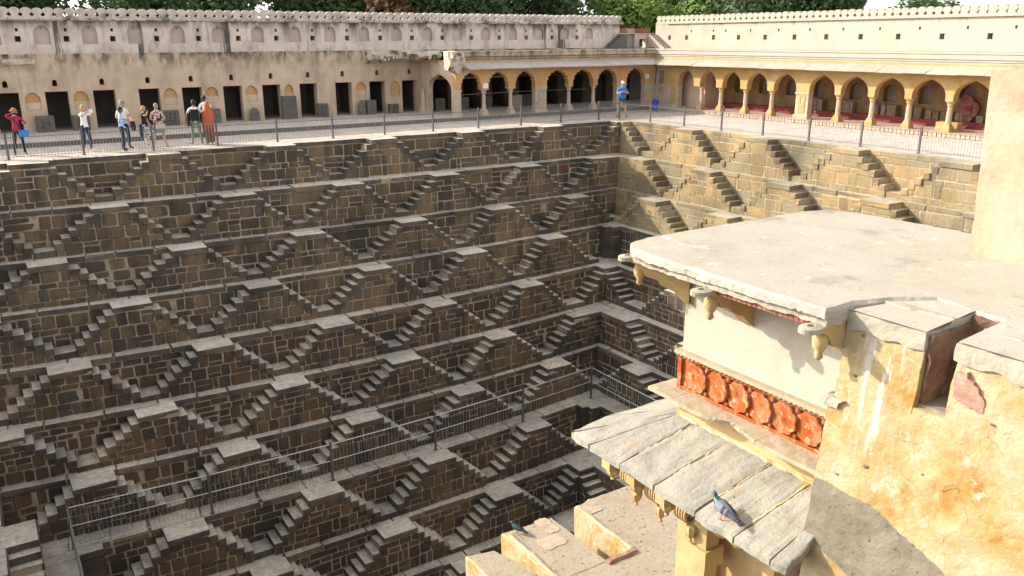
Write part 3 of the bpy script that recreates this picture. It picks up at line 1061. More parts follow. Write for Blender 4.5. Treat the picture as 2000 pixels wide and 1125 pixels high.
mer_a, mer_b = merlon_mesh(M['merlon']), merlon_mesh(M['merlon_b'])
x = -31.0
while x < 7.4:
    add_obj('merlon', mer_a, up, (x, YU + .12, 5.12), 0, (rng.uniform(.97, 1.02), 1, rng.uniform(.96, 1.03)), roty=rad(rng.uniform(-1, 1)))
    x += .436

# arcade A
arc = thing('arcade', 'ochre arcade of scalloped arches on stone columns, left of the pavilion corner', 'arcade', (0, YF, .2))
T = FA(YF)
AA = [(-6.43, .62), (-4.72, .64), (-2.99, .66), (-.80, .76), (1.0, .74), (2.77, .72), (4.95, .72)]
top = 2.96
out = [(-7.34, top), (-7.34, 1.55)]
for c, hw in AA:
    a = cusped(c, hw, 1.55, 1.74, 2.46)
    seq = a[1:] + a[:1]          # right bottom ... over the arch ... left bottom
    out += seq[::-1]
out += [(XF + .05, 1.55), (XF + .05, top)]
m = MB(); m.plate(T, out[::-1] if sum(out[i][0] * out[(i + 1) % len(out)][1] - out[(i + 1) % len(out)][0] * out[i][1] for i in range(len(out))) < 0 else out, [], 0, .36)
m.build('arch_wall', M['orange'], arc)


def column(parent, c, mats, H0=.2, H1=1.55, r=.115):
    x, y = c
    s = MB(); s.lathe((x, y, 0), [(r * 1.12, H0 + .34), (r, H0 + .42), (r * .93, H0 + .9), (r * .86, H1 - .22)], 12, flute=.06)
    sh = s.build('column', mats[0], parent)
    s = MB(); s.boxc((x, y, H0 + .07), (r * 3.3, r * 3.3, .14)); s.lathe((x, y, 0), [(r * 2.2, H0 + .14), (r * 2.0, H0 + .2), (r * 1.3, H0 + .34)], 4, rot=PI / 4)
    s.build('base', mats[1], sh)
    s = MB(); s.lathe((x, y, 0), [(r * .95, H1 - .22), (r * 1.25, H1 - .17), (r * 1.05, H1 - .12), (r * 1.7, H1 - .02), (r * 1.9, H1)], 12)
    s.build('capital', mats[1], sh)
    return sh


for x in (-5.57, -3.86, .1, 1.88):
    column(arc, (x, YF + .18), (M['column'], M['column']))
for x0, x1 in ((-7.35, -7.06), (-2.32, -1.57), (3.5, 4.22), (5.68, XF + .05)):
    b = MB(); b.box(x0, x1, .2, 1.555, -.34, -.006, T)
    b.box(x0 - .05, x1 + .05, .2, .36, -.36, .05, T); b.box(x0 - .03, x1 + .03, 1.48, 1.56, -.35, .03, T)
    p = b.build('pier', M['column'], arc)
    if x1 - x0 > .5:
        c = (x0 + x1) / 2
        b = MB(); b.plate(T, rect(c - .17, c + .17, .45, 1.42), [arch(c, .11, 1.02, 1.2, 1.36, 5)], .02, .03)
        b.build('carved_panel', M['cell'], p)
m = MB(); m.box(-7.35, XF + 4.4, 2.96, 3.06, -4.4, -.05, T); m.build('ceiling', M['orange'], arc)
# eave slabs and frieze
def eave(parent, Tf, u0, u1, mats, zr=2.97, ze=2.70, pr=.84, seedname='eave_slab', valley=None, corner=None):
    u = u0
    while u < u1 - .05:
        w = min(rng.uniform(1.0, 1.5), u1 - u)
        if u1 - u - w < .4: w = u1 - u
        a, b = u + .006, u + w - .006
        j = rng.uniform(-.012, .012)
        v = []
        for uu, end in ((a, u <= u0 + .01), (b, u + w >= u1 - .01)):
            ue = uu
            if valley and ((end and valley == 'right' and uu == b) or (end and valley == 'left' and uu == a)):
                ue = uu - pr if valley == 'right' else uu + pr
            v += [Tf(uu, zr, 0), Tf(ue, ze + j, pr + j), Tf(ue, ze - .06 + j, pr + j), Tf(uu, zr - .09, 0)]
        s = MB(); s.add(v, [(0, 1, 5, 4), (1, 2, 6, 5), (2, 3, 7, 6), (0, 3, 2, 1), (4, 5, 6, 7), (3, 0, 4, 7)])
        bm = None
        s.build(seedname, mats, parent)
        u += w


eave(arc, T, -7.0, XF, M['eave'], valley='right')
for k in range(12):
    x = -6.4 + k * 1.07
    b = MB(); b.box(x - .05, x + .05, 2.72, 2.9, 0, .3, T)
    b.build('eave_bracket', M['orange'], arc)
m = MB(); m.box(-7.05, XF + .1, 2.96, 3.52, -.34, -.06, T); m.build('frieze', M['cell'], arc)
m = MB(); m.box(-7.05, XF, 3.22, 3.27, -.06, .0, T); m.box(-7.0, XF, 3.10, 3.13, -.06, -.02, T); m.build('moulding', M['carved'], arc)
m = MB(); m.box(-7.05, XF + .05, 3.46, 3.53, -.34, -.02, T); m.build('coping', M['cell'], arc)
m = MB(); m.add([(-7.3, YF + .1, 3.5), (12, YF + .1, 3.5), (12, YU, 3.5), (-7.3, YU, 3.5)], [(0, 1, 2, 3)]); m.build('terrace_roof', M['paving'], arc)
# end wall with a side arch (faces left) and ragged vault above
T2 = FB(-7.35)
m = MB()
a = arch(-(YF + YB) / 2 + .3, 1.35, .2, 1.5, 2.35, 7, .15)
oo = [(-YB + .02, .2), a[0]] + [a[-1 - k] for k in range(0, len(a) - 2)] + [a[1], (-YF - .365, .2), (-YF - .365, 2.6), (-YF - .6, 2.78), (-YF - 1.2, 2.95), (-YB + .02, 2.96)]
m.plate(T2, oo, [], 0, .3)
m.build('end_wall', M['cell'], arc)
column(arc, (-7.45, YB - .75), (M['column'], M['column']), r=.13)
vault = thing('broken_vault', 'ragged broken end of a fallen vault sticking out beside the leftmost scalloped arch', 'ruin', (-8.3, 7, 3.2))
b = MB()
T = FA(YB)
rubble_mass(b, T, [(-.05, 3.5), (1.2, 3.55), (1.35, 3.35), (1.1, 3.12), (.6, 3.18), (.25, 3.05), (-.05, 2.9)], -10.6, -7.2, 34, lambda t: (.75 + 2.6 * max(0, t - .45) ** 1.2, 1), 8.1, .10)
b.build('masonry', M['rubble'], vault)
b = MB()
rubble_mass(b, FA(YF), [(-.5, 3.52), (.30, 3.5), (.42, 3.2), (.30, 3.0), (.18, 2.7), (.05, 2.35), (-.5, 2.3)], -7.75, -6.85, 18, lambda t: (1 - .5 * t, .8 + .2 * t), 15.5, .11)
b.build('masonry', M['rubble'], vault)
for k in range(16):
    b = MB()
    u = rng.uniform(-10.2, -7.3); t = (u + 10.6) / 3.4
    dd = 1.35 * (.75 + 2.6 * max(0, t - .45) ** 1.2)
    p = FA(YB)(u, rng.uniform(3.1, 3.42), dd - .06)
    b.boxc(p, (rng.uniform(.08, .2), .3, rng.uniform(.12, .3)))
    b.rough(.04, 9, k)
    b.build('stone', M['rubble'] if k % 3 else M['carved'], vault)

# ------------------------------------------------------------------ corner pavilion
pv = thing('corner_pavilion', 'small pink block with two square windows in the gap between the two crenellated walls', 'building', (9.1, 10.3, 3.5))
T = FA(10.3)
m = MB(); m.plate(T, rect(7.2, 9.35, 3.45, 4.42), [rect(8.15, 8.62, 3.52, 4.12)], 0, .3); m.build('wall', M['cream'], pv)
T3 = FB(9.35)
m = MB(); m.plate(FA(10.05), rect(9.35, 10.95, 3.45, 4.42), [rect(9.75, 10.3, 3.52, 4.1)], 0, .3); m.build('wall', M['pink'], pv)
m = MB(); m.box(7.2, 11, 3.45, 4.4, -1.5, -1.4, T); m.build('inner_wall', M['dark_room'], pv)
m = MB(); m.box(7.3, 11.0, 4.42, 4.48, -.6, .33, T); m.build('roof_slab', M['eave'], pv)
for k in range(5):
    b = MB(); b.box(7.45 + k * .7, 8.13 + k * .7, 4.48, 4.78, -.2, -.02 + .01 * (k % 2), T); b.build('parapet_panel', M['redbrick'] if k not in (0, 2) else M['pinkslab'], pv)
sta = thing('rooftop_stair', 'small grey staircase climbing right against the pink wall end', 'stairs', (6.8, YU - .4, 3.5))
for k in range(7):
    b = MB(); b.box(6.15 + k * .18, 7.6, 3.5 + k * .13, 3.5 + (k + 1) * .13, .0, .55, FA(YU - .02)); b.build('step', M['carved'], sta)
stb = thing('rooftop_stair', 'small staircase descending right from the pavilion against the cream wall', 'stairs', (XB - .4, 9, 3.5))
for k in range(7):
    b = MB(); b.box(-9.8, -8.25 - k * .21, 3.5 + k * .125, 3.5 + (k + 1) * .125, .02, .6, FB(XB)); b.build('step', M['cream'] if k % 2 else M['merlon_b'], stb)

# ------------------------------------------------------------------ B side: arcade, upper wall
arb = thing('arcade', 'honey coloured arcade of plain pointed arches sunlit along the right side of the well', 'arcade', (XF, -6, .2))
T = FB(XF)
BA = [(-2.03, .63), (-.28, .63), (1.47, .66), (3.28, .70), (5.12, .72), (7.38, .74), (9.20, .74), (11.04, .76), (12.92, .78), (14.85, .8), (16.8, .8), (18.8, .8)]
out = [(-4.68, top), (-4.68, 1.5), ]
out[1] = (-3.9, 1.5); out.insert(1, (-3.9, top)); out = out[1:]
for c, hw in BA:
    a = arch(c, hw, 1.5, 1.66, 2.42, 8, .14)
    seq = a[1:] + a[:1]
    out += seq[::-1]
out += [(22, 1.5), (22, top)]
ar = sum(out[i][0] * out[(i + 1) % len(out)][1] - out[(i + 1) % len(out)][0] * out[i][1] for i in range(len(out)))
m = MB(); m.plate(T, out if ar > 0 else out[::-1], [], 0, .36); m.build('arch_wall', M['orange_b'], arb)
for yy in (.88, -.6, -2.4, -4.2, -8.29, -10.12, -11.98, -13.88, -15.83, -17.8):
    column(arb, (XF + .18, yy), (M['column_b'], M['orange_b']), H1=1.5, r=.12)
for u0, u1 in ((-4.7, -2.66), (5.86, 6.62)):
    b = MB(); b.box(u0, u1, .2, 1.505, -.34, -.006, T); b.box(u0 - .06, u1 + .06, .2, .42, -.36, .06, T); b.box(u0 - .04, u1 + .04, 1.42, 1.51, -.35, .04, T)
    p = b.build('pier', M['column_b'], arb)
    c = u1 - .38
    b = MB(); b.plate(T, rect(c - .2, c + .2, .5, 1.4), [arch(c, .09, .95, 1.15, 1.32, 5)], .02, .03); b.build('carved_panel', M['orange_b'], p)
# barred window in the corner
b = MB(); b.box(-4.6, -3.93, .2, 2.96, -.36, -.02, T); b.build('wall', M['column'], arb)
b = MB(); b.box(-4.35, -3.95, 1.0, 2.3, -.02, -.012, T); bw_ = b.build('window', M['dark_room'], arb)
b = MB()
for k in range(5): b.tube([T(-4.33 + k * .09, 1.02, .01), T(-4.33 + k * .09, 1.9, .01)], .009, 5)
for k in range(3): b.tube([T(-4.36, 1.1 + k * .3, .012), T(-3.94, 1.1 + k * .3, .012)], .009, 5)
b.build('bars', M['metal'], bw_)
eave(arb, T, -(YF) , 22, M['eave_b'], valley='left')
for k in range(19):
    u = -3.6 + k * 1.02
    b = MB(); b.box(u - .05, u + .05, 2.72, 2.9, 0, .3, T); b.build('eave_bracket', M['orange_b'], arb)
m = MB(); m.box(-YF - .1, 22, 2.96, 3.52, -.34, -.06, T); m.build('frieze', M['cream'], arb)
m = MB(); m.box(-YF, 22, 3.24, 3.27, -.06, -.01, T); m.box(-YF, 22, 3.14, 3.16, -.06, -.02, T); m.build('moulding', M['cream'], arb)
m = MB(); m.box(-YF, 22, 3.46, 3.53, -.34, -.02, T); m.build('coping', M['cream'], arb)
m = MB(); m.box(-YF, 22, 2.96, 3.06, -4.4, -.05, T); m.build('ceiling', M['orange_b'], arb)
m = MB(); m.add([(XF + .1, YF, 3.505), (XF + .1, -22, 3.505), (XB + .2, -22, 3.505), (XB + .2, YF, 3.505)], [(0, 1, 2, 3)]); m.build('terrace_roof', M['eave_b'], arb)
# inner back wall with niches and a red bench
TI = FB(8.9)
nn = [arch(c, .33, 1.14, 1.68, 1.98, 6, .15) for c in (1.6, 3.55, 5.34, 7.54, 9.44, 11.3)] + [arch(-.1, .4, 1.1, 1.8, 2.1, 6, .15), arch(13.3, .36, .95, 1.7, 2.1, 6, .15)]
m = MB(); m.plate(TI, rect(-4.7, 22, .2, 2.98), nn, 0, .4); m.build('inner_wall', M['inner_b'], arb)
for q in nn:
    us = [p[0] for p in q]; vs = [p[1] for p in q]
    b = MB(); b.box(min(us) - .04, max(us) + .04, min(vs) - .04, max(vs) + .04, -.4, -.3, TI); b.build('niche', M['dark_room'], arb)
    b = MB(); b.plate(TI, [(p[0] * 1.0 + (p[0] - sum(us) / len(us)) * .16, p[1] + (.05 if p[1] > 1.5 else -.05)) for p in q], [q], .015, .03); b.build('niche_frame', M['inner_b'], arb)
m = MB(); m.box(-1.3, 22, .2, .5, 0, .45, TI); m.build('bench', M['dado'], arb)
b = MB(); b.box(-3.2, -1.3, .2, 2.9, -.05, 1.6, TI); b.build('inner_wall', M['cell'], arb)

upb = thing('upper_wall', 'bright cream sunlit wall pierced by small square holes above the right arcade', 'wall', (XB, -4, 3.5))
T = FB(XB)
sq = [rect(u - .12, u + .12, 4.05, 4.32) for u in (-8.36, -6.77, -4.4, -2.35, -.3, 1.8, 3.92, 6.05, 8.2, 10.5, 12.8, 15.2, 17.5)]
sl = [rect(u - .055, u + .055, 4.5, 4.65) for u in (-6.37, -4.45, -3.42, -1.45, .65, 2.81, 4.96, 7.13, 9.31, 11.7, 13.9, 16.2)]
m = MB(); m.plate(T, rect(-9.75, 24, 3.4, 5.05), sq + sl, 0, .45); m.build('wall', M['cream'], upb)
m = MB(); m.box(-9.6, 24, 3.5, 5.0, -.62, -.5, T); m.build('inner_wall', M['redbrick'], upb)
m = MB(); m.box(-8.6, 24, 5.05, 5.12, -.5, .13, T); m.box(-9.75, -8.6, 5.05, 5.12, -.45, .02, T); m.build('cornice', M['merlon_b'], upb)
for q in sq:
    b = MB(); b.plate(T, rect(q[0][0] - .025, q[1][0] + .025, q[0][1] - .025, q[2][1] + .025), [q], .01, .05); b.build('hole_frame', M['cream'], upb)
u = -9.5
while u < 18:
    add_obj('merlon', mer_b, upb, T(u, 5.12, -.12), -PI / 2, (rng.uniform(.97, 1.02), 1, rng.uniform(.98, 1.06)), roty=rad(rng.uniform(-1, 1)))
    u += .436

# ------------------------------------------------------------------ foreground: jharokha, roof, parapet
ZR = 2.62
jh = thing('jharokha', 'cream jutting balcony building with red lotus frieze and slate chajja in the right foreground', 'building', (-24.5, -30.6, .2))
# roof slab with thickness, divided and roughened
poly = [(-24.95, -31.48), (-24.97, -31.0), (-24.96, -30.4), (-24.955, -29.95), (-24.92, -29.7), (-24.80, -29.55), (-24.6, -29.5), (-24.0, -29.49), (-23.3, -29.5), (-22.7, -29.49),
        (-22.45, -29.56), (-22.33, -29.8), (-22.3, -30.4), (-22.3, -33), (-22.3, -36), (-24.1, -36), (-24.27, -33.2), (-24.27, -31.97), (-24.2, -31.72), (-24.42, -31.58), (-24.68, -31.49), (-24.85, -31.5)]


def fine_top(poly, z0, z1, cell, amp, freq, mats, name, parent, seed=0, edge=.012):
    """slab of polygon outline (u=x,v=y): remeshed top and edges with real unevenness"""
    bm = bmesh.new()
    pts = []
    n = len(poly)
    for i in range(n):
        a, b = Vector(poly[i]), Vector(poly[(i + 1) % n])
        k = max(1, int((b - a).length / cell))
        pts += [a + (b - a) * j / k for j in range(k)]
    inner = []
    c = sum(pts, Vector((0, 0))) / len(pts)
    top = [bm.verts.new((p.x, p.y, z1 - edge)) for p in pts]
    bev = []
    for i, p in enumerate(pts):
        t = (pts[(i + 1) % len(pts)] - pts[i - 1]).normalized()
        nrm = Vector((-t.y, t.x))
        bev.append(bm.verts.new((p.x + nrm.x * edge * s, p.y + nrm.y * edge * s, z1)) if (s := (1 if area2(poly) > 0 else -1)) else None)
    mid = [bm.verts.new((p.x, p.y, (z0 + z1 - edge) / 2)) for p in pts]
    bot = [bm.verts.new((p.x, p.y, z0)) for p in pts]
    m = len(pts)
    for L0, L1 in ((bot, mid), (mid, top), (top, bev)):
        for i in range(m):
            j = (i + 1) % m
            bm.faces.new((L0[i], L0[j], L1[j], L1[i]))
    bm.faces.new(bev); bm.faces.new(list(reversed(bot)))
    bmesh.ops.recalc_face_normals(bm, faces=bm.faces)
    big = [f for f in bm.faces if len(f.verts) > 4]
    bmesh.ops.triangulate(bm, faces=big)
    for v in bm.verts:
        q = Vector(v.co) * freq + Vector((seed, 0, seed))
        dv = noise.noise_vector(q) * amp + noise.noise_vector(q * 3.1) * amp * .9
        if v.co.z > z1 - .001: dv.z = 0
        v.co = Vector(v.co) + dv
    me = bpy.data.meshes.new(name)
    bm.to_mesh(me); bm.free()
    me.materials.append(mats)
    o = add_obj(name, me, parent, (0, 0, 0))
    o.location = -org(parent)
    return o


def area2(p):
    return sum(p[i][0] * p[(i + 1) % len(p)][1] - p[(i + 1) % len(p)][0] * p[i][1] for i in range(len(p)))


fine_top(poly, ZR - .065, ZR, .03, .010, 7, M['roof'], 'roof_slab', jh, 2.0, .02)
poly2 = [(x + (.03 if x < -24.5 else 0), y - (.03 if y > -29.7 else 0)) for x, y in poly]
fine_top(poly2, ZR - .115, ZR - .062, .03, .011, 9, M['lime_edge'], 'roof_underslab', jh, 5.0, .008)
# small chips and pebbles lying on the roof are part of its crust
b = MB()
for k in range(90):
    x, y = rng.uniform(-24.8, -22.6), rng.uniform(-31.6, -29.6)
    s_ = rng.uniform(.0015, .0045)
    b.ball((x, y, ZR + .003), s_, 5, 3)
o = b.build('roof_grit', M['sill'], jh); o['kind'] = 'stuff'
# eroded pits along the seam between crust and slab
for k in range(46):
    yy = rng.uniform(-31.45, -29.75)
    b = MB(); b.ball((-24.945, yy, ZR - .066 + rng.uniform(-.008, .008)), rng.uniform(.006, .016), 7, 5, 0, (.9, rng.uniform(1, 2.2), .6)); b.rough(.006, 50, k)
    b.build('pit', M['darkstone'], jh)
# brick dentils under the roof edge between the brackets
y = -30.45
while y > -31.5:
    b = MB(); b.box(-y - .02, -y + .017, ZR - .152, ZR - .112, -.02, .405, FB(-24.5)); b.build('brick', M['redbrick'], jh)
    y -= .042
# wall under the roof
TW = FB(-24.5)
m = MB()
m.box(29.89, 31.62, 1.74, ZR - .11, -2.0, 0, TW)
m.build('wall', M['wallcream'], jh)
m = MB(); m.box(29.9, 31.62, -6, 1.2, -2.0, -.05, TW); m.build('lower_wall', M['sand'], jh)
m = MB(); m.box(29.885, 31.62, 1.2, 1.42, -2, .02, TW); m.build('fascia', M['sand'], jh)
# sill of two stones, one broken
for (u0, u1) in ((29.72, 30.0), (30.004, 30.86), (30.864, 31.62)):
    b = MB(); grid_box(b, TW, u0, u1, 1.40, 1.432, -.1, .22 if u0 > 29.9 else .2, .03)
    for i, q in enumerate(b.v):
        if 30.35 < -q.y < 30.84 and q.x < -24.62:
            q.x += .09 * max(0, 1 - abs((-q.y - 30.6) / .25)) * (1 + noise.noise(q * 14))
    b.rough(.005, 11, u0)
    b.build('sill', M['sill'], jh)
# red frieze: flat back, border bands, scalloped lotus discs, bead row
fr = MB(); fr.box(29.87, 31.32, 1.44, 1.745, -.1, .0, TW)
frieze = fr.build('lotus_frieze', M['band'], jh)
for v0, v1 in ((1.432, 1.462), (1.700, 1.722)):
    b = MB(); b.box(29.87, 31.32, v0, v1, -.05, .022, TW); b.build('border', M['band'], frieze)
b = MB(); b.box(29.865, 29.905, 1.434, 1.74, -.05, .024, TW); b.build('border', M['band'], frieze)
b = MB(); b.box(29.85, 31.36, 1.738, 1.768, -.05, .055, TW); b.build('cornice', M['sill'], frieze)
for k in range(34):
    u = 29.875 + k * .0425
    b = MB(); b.ball(TW(u, 1.730, .038), .0145, 7, 5); b.build('bead', M['sill'] if k < 6 or k > 22 else M['band'], frieze, smooth=True)
for k in range(6):
    u, v = 30.08 + k * .213 + rng.uniform(-.008, .008), 1.582 + rng.uniform(-.006, .006)
    ph = rng.uniform(0, 1)
    b = MB()
    n = 72
    ring = [(math.cos(2 * PI * i / n), math.sin(2 * PI * i / n), 1 - .10 * (1 - abs(math.sin(4.5 * 2 * PI * i / n + ph * 3)) ** .8)) for i in range(n)]
    R1, R2 = .130, .119
    vs, fs = [], []
    for rr, dd in ((1.0, -.01), (1.0, .026), (.95, .033), (.6, .028), (.25, .024)):
        vs += [TW(u + cx * R1 * s_ * rr, v + sz * R2 * s_ * rr, dd + .017 * (cx * rr)) for cx, sz, s_ in ring]
    vs.append(TW(u, v, .028))
    for L in range(4):
        for i in range(n):
            j = (i + 1) % n
            fs.append((L * n + i, L * n + j, (L + 1) * n + j, (L + 1) * n + i))
    fs += [(4 * n + i, 4 * n + (i + 1) % n, 5 * n) for i in range(n)]
    b.add(vs, fs)
    b.build('lotus_disc', M['band'], frieze)
    for vv in (1.487, 1.678):
        b = MB(); b.ball(TW(u + .107, vv, .012), .022, 7, 5); b.build('bud', M['band'], frieze)
# chajja: sloping slate slabs, each its own stone
cz_root, cz_edge, cx_edge = 1.205, .995, -25.2
ys = [29.34, 29.60, 29.98, 30.37, 30.79, 31.15, 31.46, 31.58]


def slab_mesh(p4, th, seed, amp=.012):
    """p4: outer-a, outer-b, root-b, root-a (top surface)"""
    a, b, c, d = (Vector(q) for q in p4)
    n, k = 12, 10
    mb = MB()
    grid = []
    for j in range(k + 1):
        for i in range(n + 1):
            s, t = i / n, j / k
            q = (a * (1 - s) + b * s) * (1 - t) + (d * (1 - s) + c * s) * t
            e = min(i, n - i, j, k - j)
            nz = noise.noise(q * 6 + Vector((seed, 0, 0))) * amp * .8 + noise.noise(Vector((q.x * 5, q.y * 22, seed))) * amp * .5
            side = noise.noise(Vector((q.x * 6, seed * 3.3, 1))) * .014 + noise.noise(Vector((q.x * 17, seed, 4))) * .006
            q = q + Vector((0, side if i in (0, n) else 0, nz - (.006 if e == 0 else 0)))
            if j == 0: q.x += noise.noise(Vector((q.y * 7, seed, 2))) * .02
            grid.append(q)
    nb = (n + 1) * (k + 1)
    low = [q - Vector((0, 0, th)) for q in grid]
    fs = []
    for j in range(k):
        for i in range(n):
            x = j * (n + 1) + i
            fs.append((x, x + 1, x + n + 2, x + n + 1)); fs.append((nb + x, nb + x + n + 1, nb + x + n + 2, nb + x + 1))
    rim = [i for i in range(n + 1)] + [j * (n + 1) + n for j in range(1, k + 1)] + [k * (n + 1) + i for i in range(n - 1, -1, -1)] + [j * (n + 1) for j in range(k - 1, 0, -1)]
    for i in range(len(rim)):
        x, y2 = rim[i], rim[(i + 1) % len(rim)]
        fs.append((x, nb + x, nb + y2, y2))
    mb.add(grid + low, fs)
    return mb


for k in range(len(ys) - 1):
    g_ = .008
    ua_, ub_ = ys[k] + g_, ys[k + 1] - g_
    sk = .10 * max(0, 1 - k / 5)
    ra = max(29.9, ua_ + .05 + sk) if k else 29.9
    rb_ = max(29.93, ub_ + .05 + .10 * max(0, 1 - (k + 1) / 5))
    if k == 0: ra, rb_ = 29.86, 29.9
    if k == 1: ra = 29.905
    zj = rng.uniform(-.008, .012)
    if k == 6: rb_ = 31.5
    if k >= 5: ra = min(ra, 31.43 if k == 6 else ra)
    if k == 5: rb_ = 31.43
    p4 = [(cx_edge, -ua_, cz_edge + zj), (cx_edge + (.02 if k == 6 else 0), -ub_, cz_edge + zj), (-24.5, -rb_, cz_root + zj), (-24.5, -ra, cz_root + zj)]
    sm_ = slab_mesh(p4, .05, k * 3.7 + 1)
    sm_.build('slate_slab', M['slab'], jh)
# hip slabs round the far end
hp = [((-25.17, -29.34, 1.0), (-24.52, -29.87, 1.21), (-24.3, -29.87, 1.215), (-24.75, -29.27, 1.0)), ((-24.73, -29.27, 1.0), (-24.28, -29.87, 1.215), (-23.9, -29.87, 1.215), (-24.1, -29.27, 1.0)), ((-24.08, -29.27, 1.0), (-23.88, -29.87, 1.215), (-23.3, -29.87, 1.215), (-23.3, -29.27, 1.0))]
for k, q in enumerate(hp):
    s = slab_mesh([q[0], q[1], q[2], q[3]], .05, 40 + k, .008)
    bmx = s.build('slate_slab', M['slab'], jh)
# thin mortar left along the root and in the joints
b = MB()
pts = [(-24.515 - .03 * noise.noise(Vector((u_ * 9, 0, 0))), -u_, 1.203) for u_ in [29.92 + k * .04 for k in range(41)]]
b.tube(pts, [.018 + .014 * noise.noise(Vector((k * .9, 3, 0))) for k in range(41)], 6)
for u in ys[2:-1]:
    sk = .05 + .10 * max(0, 1 - (ys.index(u)) / 5)
    pts, rs = [], []
    for k in range(26):
        t = .25 + .75 * k / 25
        pts.append((cx_edge + .7 * t, -(u + sk * t) + .008 * noise.noise(Vector((t * 20, u, 0))), cz_edge + .21 * t - .012)); rs.append(max(.003, .011 + .011 * noise.noise(Vector((t * 12, u * 3, 5)))))
    b.tube(pts, rs, 5)
b.rough(.006, 45)
o = b.build('joint_mortar', M['yellow'], jh); o['kind'] = 'stuff'
# roof brackets with ring-shaped ends
def roof_bracket(u, tip_d, ang=0.0, L=.42):
    """curved stone arm under the roof; tip ring and hanging bud"""
    b = MB()
    prof = [(.0, 2.505), (.46, 2.505), (.47, 2.47), (.40, 2.44), (.34, 2.36), (.26, 2.35), (.22, 2.30), (.12, 2.26), (.05, 2.19), (0, 2.16)]
    ca, sa = math.cos(ang), math.sin(ang)
    def TB(a, v, d):       # a along the arm (outwards), v height, d sideways
        return Vector((-24.5 - (a * ca), -u + a * sa, v)) + Vector((-sa, -ca, 0)) * d
    b.plate(lambda uu, vv, dd: TB(uu, vv, dd), prof, [], .05, .10)
    bmesh_obj = b.build('bracket', M['sand'], jh)
    r_ = MB()
    n = 18
    c = TB(.50, 2.492, 0)
    base = []
    for i in range(n):
        w = 2 * PI * i / n
        for rr, dz in ((.085, -.018), (.085, .012), (.03, .02), (.03, -.018)):
            base.append(c + Vector((math.cos(w) * rr, math.sin(w) * rr * .75, dz)))
    fs = []
    for i in range(n):
        j = (i + 1) % n
        for k in range(4):
            fs.append((i * 4 + k, j * 4 + k, j * 4 + (k + 1) % 4, i * 4 + (k + 1) % 4))
    r_.add(base, fs)
    r_.build('ring', M['lime_edge'], bmesh_obj)
    d_ = MB(); c = TB(.40, 0, 0)
    d_.lathe((c.x, c.y, 0), [(.008, 2.27), (.028, 2.29), (.02, 2.32), (.045, 2.36), (.05, 2.41), (.03, 2.45)], 10)
    d_.build('bud', M['sand'], bmesh_obj, smooth=True)


roof_bracket(29.93, .5, rad(52))
roof_bracket(30.53, .5)
roof_bracket(31.43, .5)
# carved brackets, column and fascia beneath the chajja
def lotus(parent, c, r, h, name='lotus_pendant', n=14):
    d_ = MB()
    d_.lathe(c, [(r * .12, -h), (r * .34, -h * .94), (r * .30, -h * .86), (r * .18, -h * .8), (r * .55, -h * .66), (r * .92, -h * .4), (r, -h * .15), (r * .8, 0)], n, flute=.16)
    d_.build(name, M['sand'], parent)


beam = MB(); beam.box(29.62, 31.3, .86, .93, .38, .52, TW); beam.build('eave_beam', M['sand'], jh)
for u in (29.72, 30.02, 30.36):
    b = MB(); b.box(u - .05, u + .05, .80, .90, .0, .62, TW); b.box(u - .065, u + .065, .86, .93, .3, .60, TW)
    br = b.build('carved_bracket', M['sand'], jh)
    lotus(br, TW(u, .80, .54), .062, .12)
    b = MB()
    pr = [(0, .80), (.46, .80), (.44, .74), (.36, .70), (.30, .58), (.22, .56), (.16, .46), (.06, .40), (0, .30)]
    b.plate(lambda a, v, d, u=u: Vector((-24.5 - a, -u - d, v)), pr, [], .045, .09)
    b.build('scroll', M['sand'], br)
    # ribbed scroll drum
    d_ = MB()
    nn_ = 20
    for k2 in range(5):
        uu = u - .055 + k2 * .0275
        ring = [TW(uu, .66 + math.sin(2 * PI * i / nn_) * .085, .33 + math.cos(2 * PI * i / nn_) * .07) for i in range(nn_)]
        d_.tube([q for q in ring] + [ring[0]], .014, 5)
    d_.build('ribbed_drum', M['sand'], br)
    lotus(br, TW(u, .50, .27), .05, .15, 'bud')
cl = MB()
cl.box(30.36, 30.50, -3, .62, .10, .24, TW); cl.box(30.33, 30.53, .18, .34, .07, .27, TW); cl.box(30.34, 30.52, .56, .80, .08, .26, TW)
cl.box(30.385, 30.475, -3, .1, .24, .248, TW)
cl.build('column', M['sand'], jh)
cl = MB(); cl.box(30.14, 30.36, -3, .40, -.04, .05, TW); cl.build('jamb', M['sand'], jh)
for u in (30.62, 30.80):
    b = MB(); b.lathe(TW(u, .70, .2), [(.02, -.19), (.07, -.15), (.10, -.06), (.10, .1)], 12); b.build('pendant_bracket', M['sand'], jh, smooth=True)
for u in (30.95, 31.25, 31.5):
    b = MB(); b.box(u - .03, u + .03, -1.2, .75, -.05, .02, TW); b.build('pilaster', M['sand'], jh)
b = MB(); b.box(30.5, 31.62, .42, .47, -.05, .05, TW); b.build('string_course', M['sand'], jh)
b = MB(); grid_box(b, TW, 31.3, 31.62, .25, .93, -.05, .36, .04); b.rough(.03, 8, 3); b.build('rough_corbel', M['darkstone'], jh)

